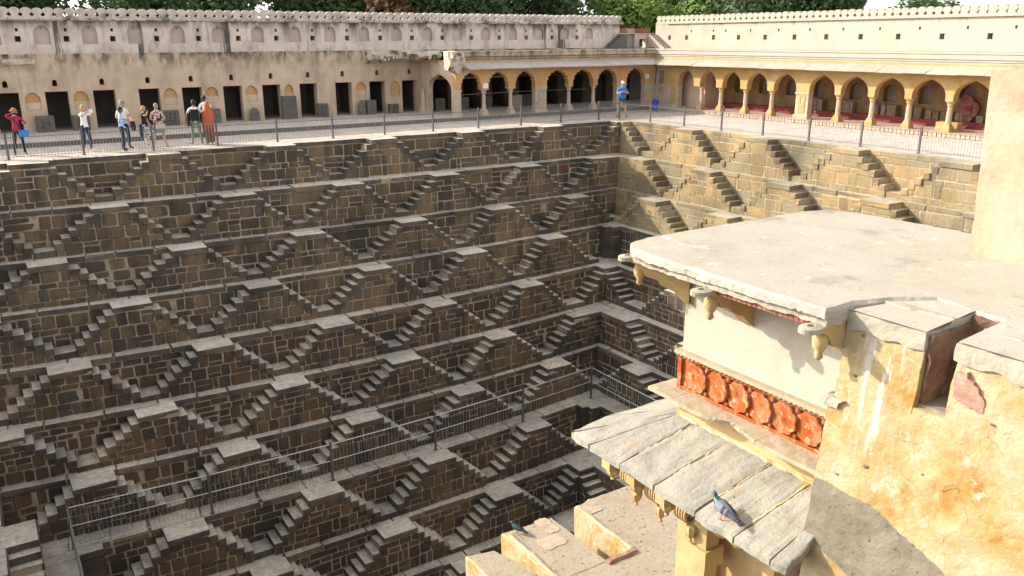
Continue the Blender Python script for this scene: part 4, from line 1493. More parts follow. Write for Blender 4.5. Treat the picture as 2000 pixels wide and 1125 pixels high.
# pillar of the upper building standing on the roof
pl = thing('wall_pier', 'tall buff plastered wall corner standing on the flat roof at the right edge', 'wall', (-22.9, -31.5, ZR))
b = MB()
grid_box(b, lambda u, v, d: Vector((-23.0 - d + .03 * (v - ZR), -u + .03 * 0 + .05 * (v - ZR) * (1 if u < 31.5 else 0), v)), 31.235, 33.4, ZR - .02, 3.93, -.7, 0, .07)
b.rough(.010, 5, 4)
for q in b.v:
    if q.z > 3.85: q.z += noise.noise(q * 9) * .03
b.build('wall', plaster('buff_peeling_plaster', [(.25, (.31, .225, .14)), (.5, (.39, .305, .215)), (.75, (.43, .35, .265))], 3.0, specks=(((.36, .27, .17), 5, .58, .72),), streaks=(((.30, .22, .13), 2.0, (1, 1, .15), .58, .7, None, .8),), bs=30, bd=.008), pl)

# crenellated parapet
def parapet_material():
    m, nt, b = nodes_of('flaking_parapet_plaster')
    n1 = pos_noise(nt, 3.0, 9, .66)
    c = ramp(nt, n1, [(.24, (.30, .125, .028)), (.36, (.39, .21, .06)), (.47, (.43, .30, .14)), (.60, (.45, .36, .225))])
    c = mixc(nt, maprange(nt, pos_noise(nt, 6.5, 8, .7, (1, 1, 1), (4, 4, 4)), .56, .64), c, (.48, .41, .29))
    c = mixc(nt, maprange(nt, pos_noise(nt, 19, 5, .7, (1, 1, 1), (9, 1, 4)), .66, .74), c, (.34, .17, .07))
    # white droppings run down from the capping in a few stripes
    sp = pos_z(nt)
    run = maprange(nt, pos_noise(nt, 17, 4, .65, (1, 1, .045), (1, 8, 2)), .52, .60)
    band = math_n(nt, 'MULTIPLY', maprange(nt, sp.outputs[1], -31.93, -31.86), maprange(nt, sp.outputs[1], -31.54, -31.62))
    fall = maprange(nt, math_n(nt, 'ADD', sp.outputs[2], math_n(nt, 'MULTIPLY', pos_noise(nt, 14, 2, .5, (0, 1, 0)), 1.6)), 2.25, 2.75)
    f = math_n(nt, 'MULTIPLY', math_n(nt, 'MULTIPLY', run, band), fall, True)
    c = mixc(nt, math_n(nt, 'MULTIPLY', f, .85), c, (.56, .50, .44))
    # fine network of cracks, only in places
    g = nt.nodes.new('ShaderNodeNewGeometry')
    nz = N(nt, 'ShaderNodeTexNoise', i_Scale=5.0, i_Detail=5.0)
    nt.links.new(g.outputs['Position'], nz.inputs['Vector'])
    wv = mixc(nt, .12, g.outputs['Position'], nz.outputs['Color'])
    vo = N(nt, 'ShaderNodeTexVoronoi', feature='DISTANCE_TO_EDGE', i_Scale=5.5)
    nt.links.new(wv, vo.inputs['Vector'])
    line = maprange(nt, vo.outputs['Distance'], .007, .0)
    msk = maprange(nt, pos_noise(nt, 2.2, 3, .5, (1, 1, 1), (3, 3, 3)), .56, .64)
    crack = math_n(nt, 'MULTIPLY', line, msk, True)
    c = mixc(nt, math_n(nt, 'MULTIPLY', crack, .8), c, (.25, .12, .05))
    # grey cement render below an irregular line, yellow again further down
    u = math_n(nt, 'MULTIPLY', sp.outputs[1], -1.0)
    slope = math_n(nt, 'SUBTRACT', 1.465, math_n(nt, 'MULTIPLY', math_n(nt, 'MAXIMUM', math_n(nt, 'SUBTRACT', u, 31.86), 0.0), .36))
    wob = math_n(nt, 'MULTIPLY', math_n(nt, 'SUBTRACT', pos_noise(nt, 9, 6, .65), .5), .07)
    up_ = maprange(nt, math_n(nt, 'SUBTRACT', math_n(nt, 'ADD', slope, wob), sp.outputs[2]), -.002, .006)
    low = math_n(nt, 'SUBTRACT', 1.06, math_n(nt, 'MULTIPLY', math_n(nt, 'SUBTRACT', u, 31.51), .38))
    dn_ = maprange(nt, math_n(nt, 'SUBTRACT', sp.outputs[2], math_n(nt, 'ADD', low, wob)), -.008, .012)
    cem = ramp(nt, pos_noise(nt, 5, 7, .65), [(.3, (.165, .135, .10)), (.7, (.24, .20, .15))])
    cem = mixc(nt, maprange(nt, pos_noise(nt, 30, 4, .6), .62, .70), cem, (.10, .075, .05))
    mk = math_n(nt, 'MULTIPLY', up_, dn_, True)
    c = mixc(nt, mk, c, cem)
    nt.links.new(c, b.inputs['Base Color'])
    b.inputs['Roughness'].default_value = .95
    b.inputs['Specular IOR Level'].default_value = .2
    h = math_n(nt, 'ADD', pos_noise(nt, 40, 7, .75), math_n(nt, 'MULTIPLY', n1, 2.0))
    h = math_n(nt, 'SUBTRACT', h, math_n(nt, 'MULTIPLY', crack, 1.5))
    bump(nt, b, h, .8, .012)
    return m


M['parapet'] = parapet_material()
M['brickrim'] = plaster('mortared_brick_rim', [(.3, (.24, .11, .07)), (.55, (.34, .2, .13)), (.75, (.46, .37, .26))], 6.0, bd=.02)
pw = thing('parapet_wall', 'flaking yellow plaster parapet wall with deep crenel gap at the right edge', 'wall', (-24.72, -32, .2))
TP = FB(-24.72)


def lump(T, u0, u1, v0, v1, d0, d1, mat, name, parent, amp=.012, freq=6, seed=0, cell=.04, shape=None):
    b = MB(); grid_box(b, T, u0, u1, v0, v1, d0, d1, cell)
    for i, q in enumerate(b.v):
        q2 = q * freq + Vector((seed, seed * 2.1, 0))
        b.v[i] = q + noise.noise_vector(q2) * amp + noise.noise_vector(q2 * 3.3) * amp * .45
        if shape: b.v[i] = shape(b.v[i])
    bm = bmesh.new()
    me = b.mesh(name, mat, org(parent))
    bm.from_mesh(me); bmesh.ops.remove_doubles(bm, verts=bm.verts, dist=.0015); bm.to_mesh(me); bm.free()
    o = bpy.data.objects.new(name, me); COL.objects.link(o); o.parent = parent
    ORG[o.name] = org(parent)
    return o


def flare(q):           # the wall face leans out towards its foot
    if q.x < -24.55:
        q.x -= .11 * max(0, 2.5 - q.z)
    if q.y > -31.7 and q.z < 2.0: q.y += .03
    return q


lump(TP, 31.485, 31.985, 2.10, 2.545, -.42, 0, M['parapet'], 'merlon', pw, .010, 6, 1, .04, flare)
lump(TP, 31.48, 34.5, .9, 2.13, -.45, 0, M['parapet'], 'wall', pw, .012, 5, 2, .045, flare)
lump(TP, 32.165, 34.5, 2.08, 2.54, -.42, 0, M['parapet'], 'merlon', pw, .012, 6, 3, .04, flare)
# lime cappings with rounded, broken lower edge
def capping(u0, u1, seed):
    def sh(q):
        if q.z < 2.52 and q.x < -24.6:
            q.z += noise.noise(Vector((q.y * 9, seed, 0))) * .03
        if q.x > -24.5: q.z += .03
        return q
    return lump(TP, u0, u1, 2.47, 2.575, -.46, .022, M['lime_edge'], 'capping', pw, .008, 9, seed, .03, sh)


capping(31.49, 31.985, 5)
capping(32.16, 34.5, 6)
tp = MB()
tp.add([(-24.735, -31.5, 2.583), (-24.735, -31.98, 2.583), (-24.25, -31.98, 2.62), (-24.25, -31.74, 2.62), (-24.42, -31.60, 2.606)], [(0, 1, 2, 3, 4)])
tp.add([(-24.735, -32.165, 2.583), (-24.735, -34.5, 2.583), (-24.25, -34.5, 2.62), (-24.25, -32.165, 2.62)], [(0, 1, 2, 3)])
tp.build('top_crust', M['roof'], pw)
lump(FB(-24.30), 31.95, 32.2, 2.05, 2.60, -.1, 0, M['darkstone'], 'gap_back', pw, .02, 9, 7, .04)
lump(lambda u, v, d: Vector((-24.72 + u, -32.012 - d, v)), .01, .44, 2.1, 2.56, -.02, .0, M['darkstone'], 'gap_side', pw, .016, 11, 8, .03)
lump(TP, 31.97, 32.18, 2.10, 2.15, -.40, -.004, M['cement'], 'gap_sill', pw, .010, 12, 3, .03)
# ragged brick edge where the facade meets the parapet
for k in range(9):
    b = MB(); v = 1.98 + k * .062
    b.box(31.44 + rng.uniform(-.02, .0), 31.53, v, v + .048, -.2, -.03 + rng.uniform(-.05, .01), TP); b.rough(.01, 14, k)
    b.build('brick', M['redbrick'] if k % 3 else M['carved'], pw)
lump(TP, 31.43, 31.56, 1.96, 2.02, -.2, .02, M['lime_edge'], 'ledge', pw, .012, 14, 9, .02, flare)
# exposed red stone, holes, dropping crust
b = MB(); pts = [(32.19, 2.42), (32.19, 2.28), (32.27, 2.25), (32.36, 2.24), (32.37, 2.29), (32.29, 2.38), (32.24, 2.43)]
pp = []
for i_ in range(len(pts)):
    a_, c_ = Vector(pts[i_]), Vector(pts[(i_ + 1) % len(pts)])
    for k_ in range(5):
        q_ = a_ + (c_ - a_) * k_ / 5
        pp.append((q_.x + .018 * noise.noise(Vector((q_.x * 31, q_.y * 31, 1))), q_.y + .018 * noise.noise(Vector((q_.x * 31, q_.y * 31, 7)))))
b.prism(TP, pp, -.02, .036); b.rough(.006, 22); b.build('exposed_stone', plaster('worn_red_stone', [(.3, (.30, .15, .11)), (.7, (.46, .30, .23))], 9.0), pw)
for (u, v, r_) in ((31.60, 2.445, .014), (31.60, 2.19, .012), (31.78, 1.68, .016), (31.60, 1.55, .01), (32.3, 2.10, .009), (32.12, 1.78, .008), (32.42, 2.2, .01)):
    b = MB(); b.ball(TP(u, v, .002 + .11 * max(0, 2.5 - v)), r_, 8, 5, 0, (.5, 1.5, .9)); b.rough(.006, 40, u); b.build('pit', M['darkstone'], pw)
# grey cement patch and lower yellow wall
lump(TP, 31.50, 34.5, -2, .93, -.45, -.004, M['parapet'], 'lower_wall', pw, .010, 5, 12, .09, flare)

# ------------------------------------------------------------------ lower pavilion roof
lw = thing('lower_terrace_building', 'yellow walled lower building with gritty flat roof and open slot below the slate chajja', 'building', (-21, -24.5, -4.4))
ZW = -4.4


def lblock(name, poly, z0, z1, mat_top, mat_side, amp=.02, seed=0.0, cell=.09):
    bm = bmesh.new()
    if area2(poly) < 0: poly = poly[::-1]
    n = len(poly)
    pts = []
    for i in range(n):
        a, b = Vector(poly[i]), Vector(poly[(i + 1) % n]); k = max(1, int((b - a).length / cell))
        pts += [a + (b - a) * j / k for j in range(k)]
    m = len(pts)
    levels = [z0 + (z1 - z0) * k / 8 for k in range(8)] + [z1 - .03, z1]
    rings = []
    for li, z in enumerate(levels):
        ins = .03 if li == len(levels) - 1 else 0
        ring = []
        for i, p in enumerate(pts):
            t = (pts[(i + 1) % m] - pts[i - 1]).normalized()
            ring.append(bm.verts.new((p.x - t.y * ins, p.y + t.x * ins, z)))
        rings.append(ring)
    for a, b in zip(rings, rings[1:]):
        for i in range(m):
            j = (i + 1) % m
            bm.faces.new((a[i], a[j], b[j], b[i])).material_index = 1
    f = bm.faces.new(rings[-1]); f.material_index = 0
    bmesh.ops.triangulate(bm, faces=[f])
    for v in bm.verts:
        q = Vector(v.co) * 3.2 + Vector((seed, 0, 0))
        dv = noise.noise_vector(q) * amp + noise.noise_vector(q * 3) * amp * .5
        if v.co.z > z1 - .001: dv.z = 0
        v.co = Vector(v.co) + dv
    me = bpy.data.meshes.new(name)
    bm.to_mesh(me); bm.free()
    me.materials.append(mat_top); me.materials.append(mat_side)
    o = add_obj(name, me, lw, (0, 0, 0)); o.location = -org(lw)
    return o


lblock('roof', [(-20.48, -23.26), (-20.1, -23.2), (-17.5, -23.2), (-17.5, -30), (-22.1, -30), (-22.1, -24.95), (-20.46, -24.93)], -9.5, ZW, M['gravel'], M['yellow'], .025, 1)
lblock('wall_block', [(-22.12, -23.26), (-21.05, -23.32), (-21.04, -24.3), (-21.03, -24.97), (-22.1, -24.97)], -9.5, ZW + .004, M['gravel'], M['yellow'], .025, 5)
lblock('kerb', [(-22.10, -24.9), (-22.10, -23.4), (-22.0, -23.4), (-22.0, -24.9)], ZW - .1, ZW + .05, M['lime_edge'], M['yellow'], .02, 8)
lblock('kerb', [(-20.52, -24.95), (-20.52, -23.3), (-20.42, -23.3), (-20.42, -24.95)], ZW - .1, ZW + .045, M['lime_edge'], M['yellow'], .02, 9)
lblock('kerb', [(-21.08, -25.06), (-21.08, -24.93), (-20.44, -24.93), (-20.44, -25.06)], ZW - .1, ZW + .05, M['brickrim'], M['brickrim'], .04, 10)
lblock('wall_block', [(-23.0, -23.5), (-22.5, -23.62), (-22.3, -24.2), (-22.2, -26.5), (-23.0, -26.5)], -9.5, ZW + .0, M['gravel'], M['yellow'], .03, 12)
lblock('slot_floor', [(-21.1, -23.2), (-20.4, -23.2), (-20.4, -25), (-21.1, -25)], -9.5, ZW - 1.1, M['gravel'], M['yellow'], .02, 14)
for c_, sx, sy in (((-21.3, -23.52), .26, .5), ((-21.52, -23.98), .46, .36), ((-20.28, -23.5), .36, .3)):
    b = MB(); pp = []
    for k in range(28):
        w = 2 * PI * k / 28
        f = .5 / max(abs(math.cos(w)), abs(math.sin(w))) * (1 + .16 * noise.noise(Vector((math.cos(w) * 2 + c_[0], math.sin(w) * 2, c_[1]))))
        pp.append((c_[0] + math.cos(w) * f * sx, c_[1] + math.sin(w) * f * sy))
    b.prism(FT(ZW), pp, -.05, .014); b.rough(.008, 9, sx)
    b.build('flagstone', M['pinkslab'], lw)
b = MB()
for k in range(200):
    x, y = rng.uniform(-22.0, -18.6), rng.uniform(-27.5, -23.3)
    if -21.08 < x < -20.4 and y > -25: continue
    b.ball((x, y, ZW + .01), rng.uniform(.006, .022), 5, 4, 0, (1, 1, .6))
b.rough(.006, 25)
o = b.build('roof_grit', M['gravel'], lw); o['kind'] = 'stuff'

# ------------------------------------------------------------------ carved fragments lined against the walls
def carved(name, label, c, size, rotz, kind, mat='carved', group='carved stones along the cell wall'):
    t = thing(name, label, 'carved stone', c, group)
    w, d, h = size
    b = MB(); b.boxc((c[0], c[1], c[2] + h / 2), (w, d, h)); b.rough(.03, 3, c[0])
    if kind == 'round':
        b = MB(); b.lathe(c, [(w * .45, 0), (w * .5, h * .3), (w * .42, h * .5), (w * .48, h * .6), (w * .3, h * .9), (w * .1, h)], 14, 0, 1, .7)
    body = b.build('block', M[mat], t)
    f = c[1] - d / 2
    T_ = FA(f)
    if kind == 'figure':
        b = MB(); z = c[2]
        b.plate(T_, rect(c[0] - w * .42, c[0] + w * .42, z + h * .08, z + h * .92), [arch(c[0], w * .26, z + h * .14, z + h * .62, z + h * .86, 5)], .035, .05); b.build('frame', M[mat], t)
        b = MB(); b.ball(T_(c[0], z + h * .66, .01), h * .08, 8, 6); b.lathe(T_(c[0], z + h * .2, .0), [(w * .08, 0), (w * .11, h * .15), (w * .08, h * .25), (w * .13, h * .36), (w * .04, h * .4)], 8, 0, 1, .6)
        b.tube([T_(c[0] - w * .04, z + h * .54, .02), T_(c[0] - w * .2, z + h * .45, .03), T_(c[0] - w * .17, z + h * .3, .02)], .025, 5); b.tube([T_(c[0] + w * .04, z + h * .54, .02), T_(c[0] + w * .2, z + h * .5, .03), T_(c[0] + w * .2, z + h * .66, .02)], .025, 5)
        b.build('figure', M[mat], t)
    elif kind == 'column':
        for k in range(3):
            b = MB(); u = c[0] + (k - 1) * w * .28
            b.box(u - w * .09, u + w * .09, c[2] + .05, c[2] + h * .92, 0, .04 + .02 * (k == 1), T_); b.build('rib', M[mat], t)
            b = MB()
            for j in range(4): b.ball(T_(u, c[2] + h * (.18 + .2 * j), .05), w * .075, 7, 5)
            b.build('boss', M[mat], t)
    elif kind == 'panel':
        b = MB()
        b.plate(T_, rect(c[0] - w * .45, c[0] + w * .45, c[2] + h * .05, c[2] + h * .95), [rect(c[0] + (i - 1) * w * .29 - w * .11, c[0] + (i - 1) * w * .29 + w * .11, c[2] + h * (.1 + .21 * j), c[2] + h * (.26 + .21 * j)) for i in range(3) for j in range(4)], .03, .04)
        b.build('lattice', M[mat], t)
    t.rotation_euler = (0, 0, rotz)
    return t


cs_ = [('carved block with a dancing figure near the left edge, right of the red topped woman', -26.2, .72, .72, 'figure'), ('carved block half hidden behind the woman in the white top', -24.75, .7, .66, 'figure'),
       ('small worn stone lump behind the pair of men by the railing', -22.63, .22, .3, 'round'), ('carved block with a standing figure between the dress woman and the backpacker', -20.8, .68, .72, 'column'),
       ('dark block just right of the orange sari', -18.75, .48, .68, 'plain'), ('rounded tiered stone finial beside a doorway', -16.8, .55, .66, 'round'),
       ('tallest carved slab, gridded panel leaning on the wall', -15.0, .74, 1.15, 'panel'), ('squat carved block right of the tall gridded slab', -13.2, .56, .70, 'column'),
       ('pale eroded boulder beside the third doorway from the broken vault', -10.95, .5, .8, 'round'), ('broad dark block next to the eroded boulder', -10.45, .5, .78, 'plain'), ('low broken carved drum nearest the broken vault', -9.1, .5, .52, 'column')]
for lab, x, w, h, kd in cs_:
    carved('carved_stone', lab, (x, YB - .32, .2), (w, .34, h), rng.uniform(-.05, .08), kd)
for lab, x, kd in (('dark carved block inside the first scalloped arch', -6.35, 'figure'), ('dark block inside the second scalloped arch', -4.8, 'plain'), ('dark block inside the third scalloped arch', -3.2, 'plain'), ('pale low block inside the fourth scalloped arch', -1.1, 'plain'), ('upright slab inside the fourth scalloped arch on its right', -.4, 'column')):
    carved('carved_stone', lab, (x, YB - .5, .2), (.62, .4, .72), 0.0, kd, 'column' if 'pale' in lab else 'carved', 'carved stones inside the scalloped arcade')


def carved_b(label, u, w, h, kind, mat='carved_brown'):
    """fragment standing on the red bench of the right arcade, facing the well"""
    c = TI(u, .5, .22)
    t = thing('carved_fragment', label, 'carved stone', c, 'fragments on the red bench')
    b = MB(); b.boxc((0, 0, h / 2), (w, .24, h)); b.rough(.02, 4, u)
    parts = [('block', b)]
    T_ = FA(-.12)
    if kind == 'lattice':
        q = MB(); q.plate(T_, rect(-w * .46, w * .46, h * .04, h * .96), [[(cx, cz - .05), (cx + .045, cz), (cx, cz + .05), (cx - .045, cz)] for cx in [(-w * .3) + i * w * .2 for i in range(4)] for cz in [h * (.2 + .2 * j) for j in range(4)]], .03, .035); parts.append(('lattice', q))
    elif kind == 'rib':
        for k in range(3):
            q = MB(); q.box(-w * .36 + k * w * .26, -w * .2 + k * w * .26, .03, h * .95, 0, .04, T_); parts.append(('rib', q))
    elif kind == 'figure':
        q = MB(); q.ball(T_(0, h * .72, .01), h * .1, 8, 6); q.lathe(T_(0, h * .15, 0), [(w * .14, 0), (w * .2, h * .2), (w * .15, h * .3), (w * .22, h * .42), (w * .05, h * .5)], 8, 0, 1, .6); parts.append(('figure', q))
    for nm_, q in parts:
        me = q.mesh(nm_, M[mat]); o = bpy.data.objects.new(nm_, me); COL.objects.link(o); o.parent = t
    t.rotation_euler = (0, 0, -PI / 2)


for lab, u, w, h, kd in (('small dark stub on the red bench left of the fluted slab', 4.7, .2, .28, 'plain'), ('fluted slab on the red bench behind the fifth arch', 5.4, .42, .6, 'rib'), ('dark flat slab right of the fluted slab on the bench', 5.75, .24, .56, 'plain'),
                         ('paired figure slab on the bench behind the sixth arch', 7.05, .5, .56, 'figure'), ('second figure slab beside the paired one', 7.5, .4, .54, 'figure'), ('pierced lattice slab left of the seventh arch gap', 8.95, .42, .48, 'lattice'), ('upright dark post between two lattice slabs', 9.4, .22, .5, 'plain'), ('broad pierced lattice slab with pointed top', 9.85, .5, .52, 'lattice'),
                         ('wedge shaped pale slab left in the eighth arch', 10.75, .4, .52, 'plain'), ('ribbed block in the eighth arch', 11.2, .34, .5, 'rib'), ('low carved block under the ninth arch, first of the row', 11.75, .3, .36, 'figure'), ('low carved block under the ninth arch, second of the row', 12.1, .28, .36, 'rib'),
                         ('long carved lintel piece under the ninth arch', 12.65, .6, .36, 'lattice'), ('scroll carved stone end under the ninth arch', 13.2, .34, .36, 'figure'), ('grey block on the bench below the broken red niche', 14.15, .3, .3, 'plain')):
    carved_b(lab, u, w, h, kd)
rd = thing('red_panel', 'irregular broken red sandstone panel leaning in the last visible arch', 'carved stone', TI(13.55, .5, .3))
b = MB(); b.prism(TI, [(13.05, .5), (13.7, .5), (13.95, .8), (14.05, 1.1), (13.95, 1.35), (13.75, 1.45), (13.6, 1.65), (13.3, 1.7), (13.1, 1.4)], .2, .32); b.rough(.02, 5); b.build('slab', plaster('dull_red_stone', [(.3, (.13, .05, .04)), (.5, (.2, .085, .065)), (.7, (.3, .17, .13))], 5.0, bd=.03), rd)
b = MB(); b.prism(TI, [(13.5, 1.0), (13.75, 1.0), (13.75, 1.2), (13.5, 1.2)], .3, .36); b.build('boss', M['dado'], rd)
sb = thing('stone_block', 'sunlit honey stone block lying on the arcade floor by the second last column', 'stone block', (XF + .75, -13.55, .2))
b = MB(); b.boxc((XF + .75, -13.6, .38), (.45, .95, .36)); b.rough(.05, 4, 2); b.build('block', M['orange_b'], sb)

# paper notices and blue bin
for lab, x, v in (('white paper notice on the arcade column nearest the broken end', -5.55, 1.75), ('white paper notice right of the rightmost scalloped arch', 5.85, 1.95)):
    t = thing('paper_notice', lab, 'notice', (x, YF - .02, v)); b = MB(); b.box(x - .15, x + .15, v - .13, v + .13, .002, .012, FA(YF)); b.build('sheet', plain('white_paper', (.78, .78, .8), .8, var=.03), t)
bn = thing('waste_bin', 'blue plastic bin standing on the plinth in the arcade corner', 'bin', (5.75, 3.9, .2))
mbl = plain('blue_plastic', (.01, .06, .42), .4)
c = (5.3, 3.3, 0.0)
bn.location = c; ORG[bn.name] = Vector(c)
b = MB(); b.lathe(c, [(.15, 0), (.2, .52), (.22, .52), (.22, .56), (.18, .56)], 16); b.build('bucket', mbl, bn, smooth=False)
b = MB(); b.lathe(c, [(.2, .565), (.19, .62), (.08, .68), (.01, .69)], 16); b.build('lid', mbl, bn)
# thin wire strung across the arcade
t = thing('wire', 'thin wire strung across the scalloped arches at head height', 'wire', (0, YF, 1.35)); b = MB(); b.tube([(-7.0, YF - .03, 1.33), (-3, YF - .03, 1.38), (1.2, YF - .03, 1.36)], .008, 4); b.build('strand', M['metal'], t)

# ------------------------------------------------------------------ trees behind the walls
def crown_mesh(name, mat, R_, H_, n, seed, leaf=.16):
    r2 = random.Random(seed)
    vs, fs = [], []
    blobs = [(Vector((r2.uniform(-.6, .6) * R_, r2.uniform(-.6, .6) * R_, r2.uniform(.15, .85) * H_)), r2.uniform(.28, .5) * R_) for _ in range(16)]
    per = n // len(blobs)
    for c, r in blobs:
        for k in range(per):
            d = Vector((r2.gauss(0, 1), r2.gauss(0, 1), r2.gauss(0, 1))).normalized()
            p = c + d * r * (r2.random() ** .35) * (1 + .35 * noise.noise(d * 2.3 + c))
            a = Vector((r2.gauss(0, 1), r2.gauss(0, 1), r2.gauss(0, .6))).normalized()
            b_ = a.cross(d + Vector((.01, .02, .3))).normalized()
            s_ = leaf * r2.uniform(.6, 1.5)
            i = len(vs)
            vs += [p - a * s_, p + b_ * s_ * .5, p + a * s_, p - b_ * s_ * .5]
            fs.append((i, i + 1, i + 2, i + 3))
    me = bpy.data.meshes.new(name)
    me.from_pydata([tuple(v) for v in vs], [], fs)
    me.materials.append(mat)
    me.update()
    return me


CR = {'dark': [crown_mesh('crown', M['leaf_dark'], 3.6, 5.5, 9000, s_) for s_ in (1, 2, 3)], 'mid': [crown_mesh('crown', M['leaf_mid'], 3.4, 5.0, 9000, s_) for s_ in (4, 5)],
      'bright': [crown_mesh('crown', M['leaf_bright'], 3.2, 4.8, 9000, s_) for s_ in (6, 7)], 'rust': [crown_mesh('crown', M['leaf_rust'], 1.6, 3.0, 3000, 8)]}


def tree(x, y, kind, k, s, label, base=2.2):
    t = thing('tree', label, 'tree', (x, y, -.06), 'trees behind the crenellated walls')
    b = MB()
    pts = [(x, y, -.1), (x + .1, y, 1.2 * s), (x - .05, y + .1, (base + .8) * s), (x + .15, y, (base + 3.0) * s)]
    b.tube(pts, [.28 * s, .22 * s, .17 * s, .06 * s], 8)
    for a in range(5):
        w = a * 1.3 + k
        p0 = Vector((x, y, (base + .4 * a) * s)); b.tube([p0, p0 + Vector((math.cos(w) * .8, math.sin(w) * .8, .8)) * s, p0 + Vector((math.cos(w) * 1.7, math.sin(w) * 1.7, 2.0)) * s], [.10 * s, .07 * s, .03 * s], 5)
    b.build('trunk', M['bark'], t)
    lst = CR[kind]
    add_obj('crown', lst[k % len(lst)], t, (x, y, base * s - .06), rng.uniform(0, 6.28), (s, s, s))


TR = [(-33, 20, 'dark', 0, 1.25, 'dark green tree at the far left above the merlons'), (-27, 22, 'dark', 1, 1.2, 'dark tree above the leftmost niches, second from the left'), (-20.5, 19, 'dark', 2, 1.15, 'broad dark tree behind the wall, third from the left'), (-14.5, 23, 'dark', 0, 1.3, 'dark tree behind the wall, fourth from the left'),
      (-8.5, 20, 'mid', 0, 1.15, 'mid green tree left of the rust coloured foliage'), (-2.5, 21, 'dark', 1, 1.3, 'dark tree right of the rust coloured foliage'), (-5.0, 17, 'rust', 0, 1.5, 'rust brown dry tree peeping over the merlons'), (3.5, 20, 'dark', 2, 1.3, 'dark tree behind the right half of the pink wall'), (9.0, 21, 'dark', 0, 1.4, 'dark tree just left of the bright tree in the gap'),
      (15.6, 18, 'bright', 0, 1.2, 'bright yellow green tree filling the gap between the walls'), (18.4, 15.5, 'bright', 1, 1.1, 'yellow green tree behind the left end of the cream wall'), (20.8, 13, 'mid', 1, 1.15, 'mid green tree behind the cream wall'), (22, 9.8, 'dark', 1, 1.2, 'large dark tree behind the cream wall'), (23, 6.8, 'dark', 2, 1.15, 'dark tree at the right end of the tree row'), (23.5, 4.6, 'mid', 0, .85, 'last tree before the open patch of sky'),
      (32, 3.6, 'mid', 0, .98, 'lone small tree top beyond the cream wall under open sky'), (-38, 26, 'dark', 2, 1.4, 'tallest dark tree behind the left end'), (1, 30, 'mid', 1, 1.6, 'tree farther back behind the pink wall')]
for a in TR: tree(*a)

# ------------------------------------------------------------------ people
SKIN = [plain('fair_skin', (.52, .30, .21), .6, var=.05), plain('brown_skin', (.20, .105, .06), .6, var=.05)]
HAIRM = {'blond': plain('blond_hair', (.42, .28, .12), .7), 'black': plain('black_hair', (.015, .012, .012), .6), 'grey': plain('grey_hair', (.26, .24, .21), .7), 'brown': plain('brown_hair', (.12, .06, .03), .7)}
CLOTH = {'white': plain('white_cotton', (.80, .79, .80), .9, var=.04), 'black': plain('black_cotton', (.018, .018, .022), .9), 'navy': plain('navy_denim', (.02, .03, .075), .9), 'crimson': plain('crimson_knit', (.40, .03, .09), .9), 'blue': plain('bright_blue_cotton', (.02, .20, .62), .85),
         'olive': plain('sage_cotton', (.17, .20, .15), .9), 'darkshort': plain('slate_cotton', (.035, .045, .08), .9), 'khaki': plain('khaki_cotton', (.2, .15, .1), .9), 'shoe': plain('dark_leather', (.03, .025, .022), .6), 'shoe_w': plain('white_canvas', (.7, .68, .66), .8),
         'bluepat': pattern('blue_patterned_cotton', [(.10, .22, .55), (.65, .75, .85), (.2, .35, .7), (.75, .8, .9)], 38), 'floral': pattern('pale_floral_cotton', [(.75, .72, .70), (.15, .14, .16), (.7, .66, .64), (.45, .40, .42)], 18), 'dress': pattern('red_white_print', [(.72, .62, .56), (.5, .07, .07), (.12, .10, .16), (.75, .66, .58)], 26), 'skirt': pattern('blue_grey_print', [(.12, .16, .28), (.45, .42, .42), (.2, .22, .3)], 24)}
m_, nt_, b_ = nodes_of('orange_sari_silk')
zz = nt_.nodes.new('ShaderNodeTexCoord'); sp_ = nt_.nodes.new('ShaderNodeSeparateXYZ'); nt_.links.new(zz.outputs['Object'], sp_.inputs[0])
vor = N(nt_, 'ShaderNodeTexVoronoi', i_Scale=26); nt_.links.new(zz.outputs['Object'], vor.inputs['Vector'])
cA = ramp(nt_, sp_.outputs[2], [(.0, (.16, .08, .02)), (.55, (.22, .09, .03)), (.62, (.38, .05, .018)), (1.0, (.46, .10, .03))])
cB = ramp(nt_, vor.outputs['Distance'], [(.0, (.5, .3, .06)), (.35, (.06, .03, .02))])
nt_.links.new(mixc(nt_, maprange(nt_, sp_.outputs[2], .75, .5, 0, .75), cA, cB), b_.inputs['Base Color']); b_.inputs['Roughness'].default_value = .7
CLOTH['sari'] = m_


def seg_d(p, a, b):
    ab = b - a
    t = max(0, min(1, (p - a).dot(ab) / max(ab.length_squared, 1e-9)))
    return (p - a - ab * t).length, t


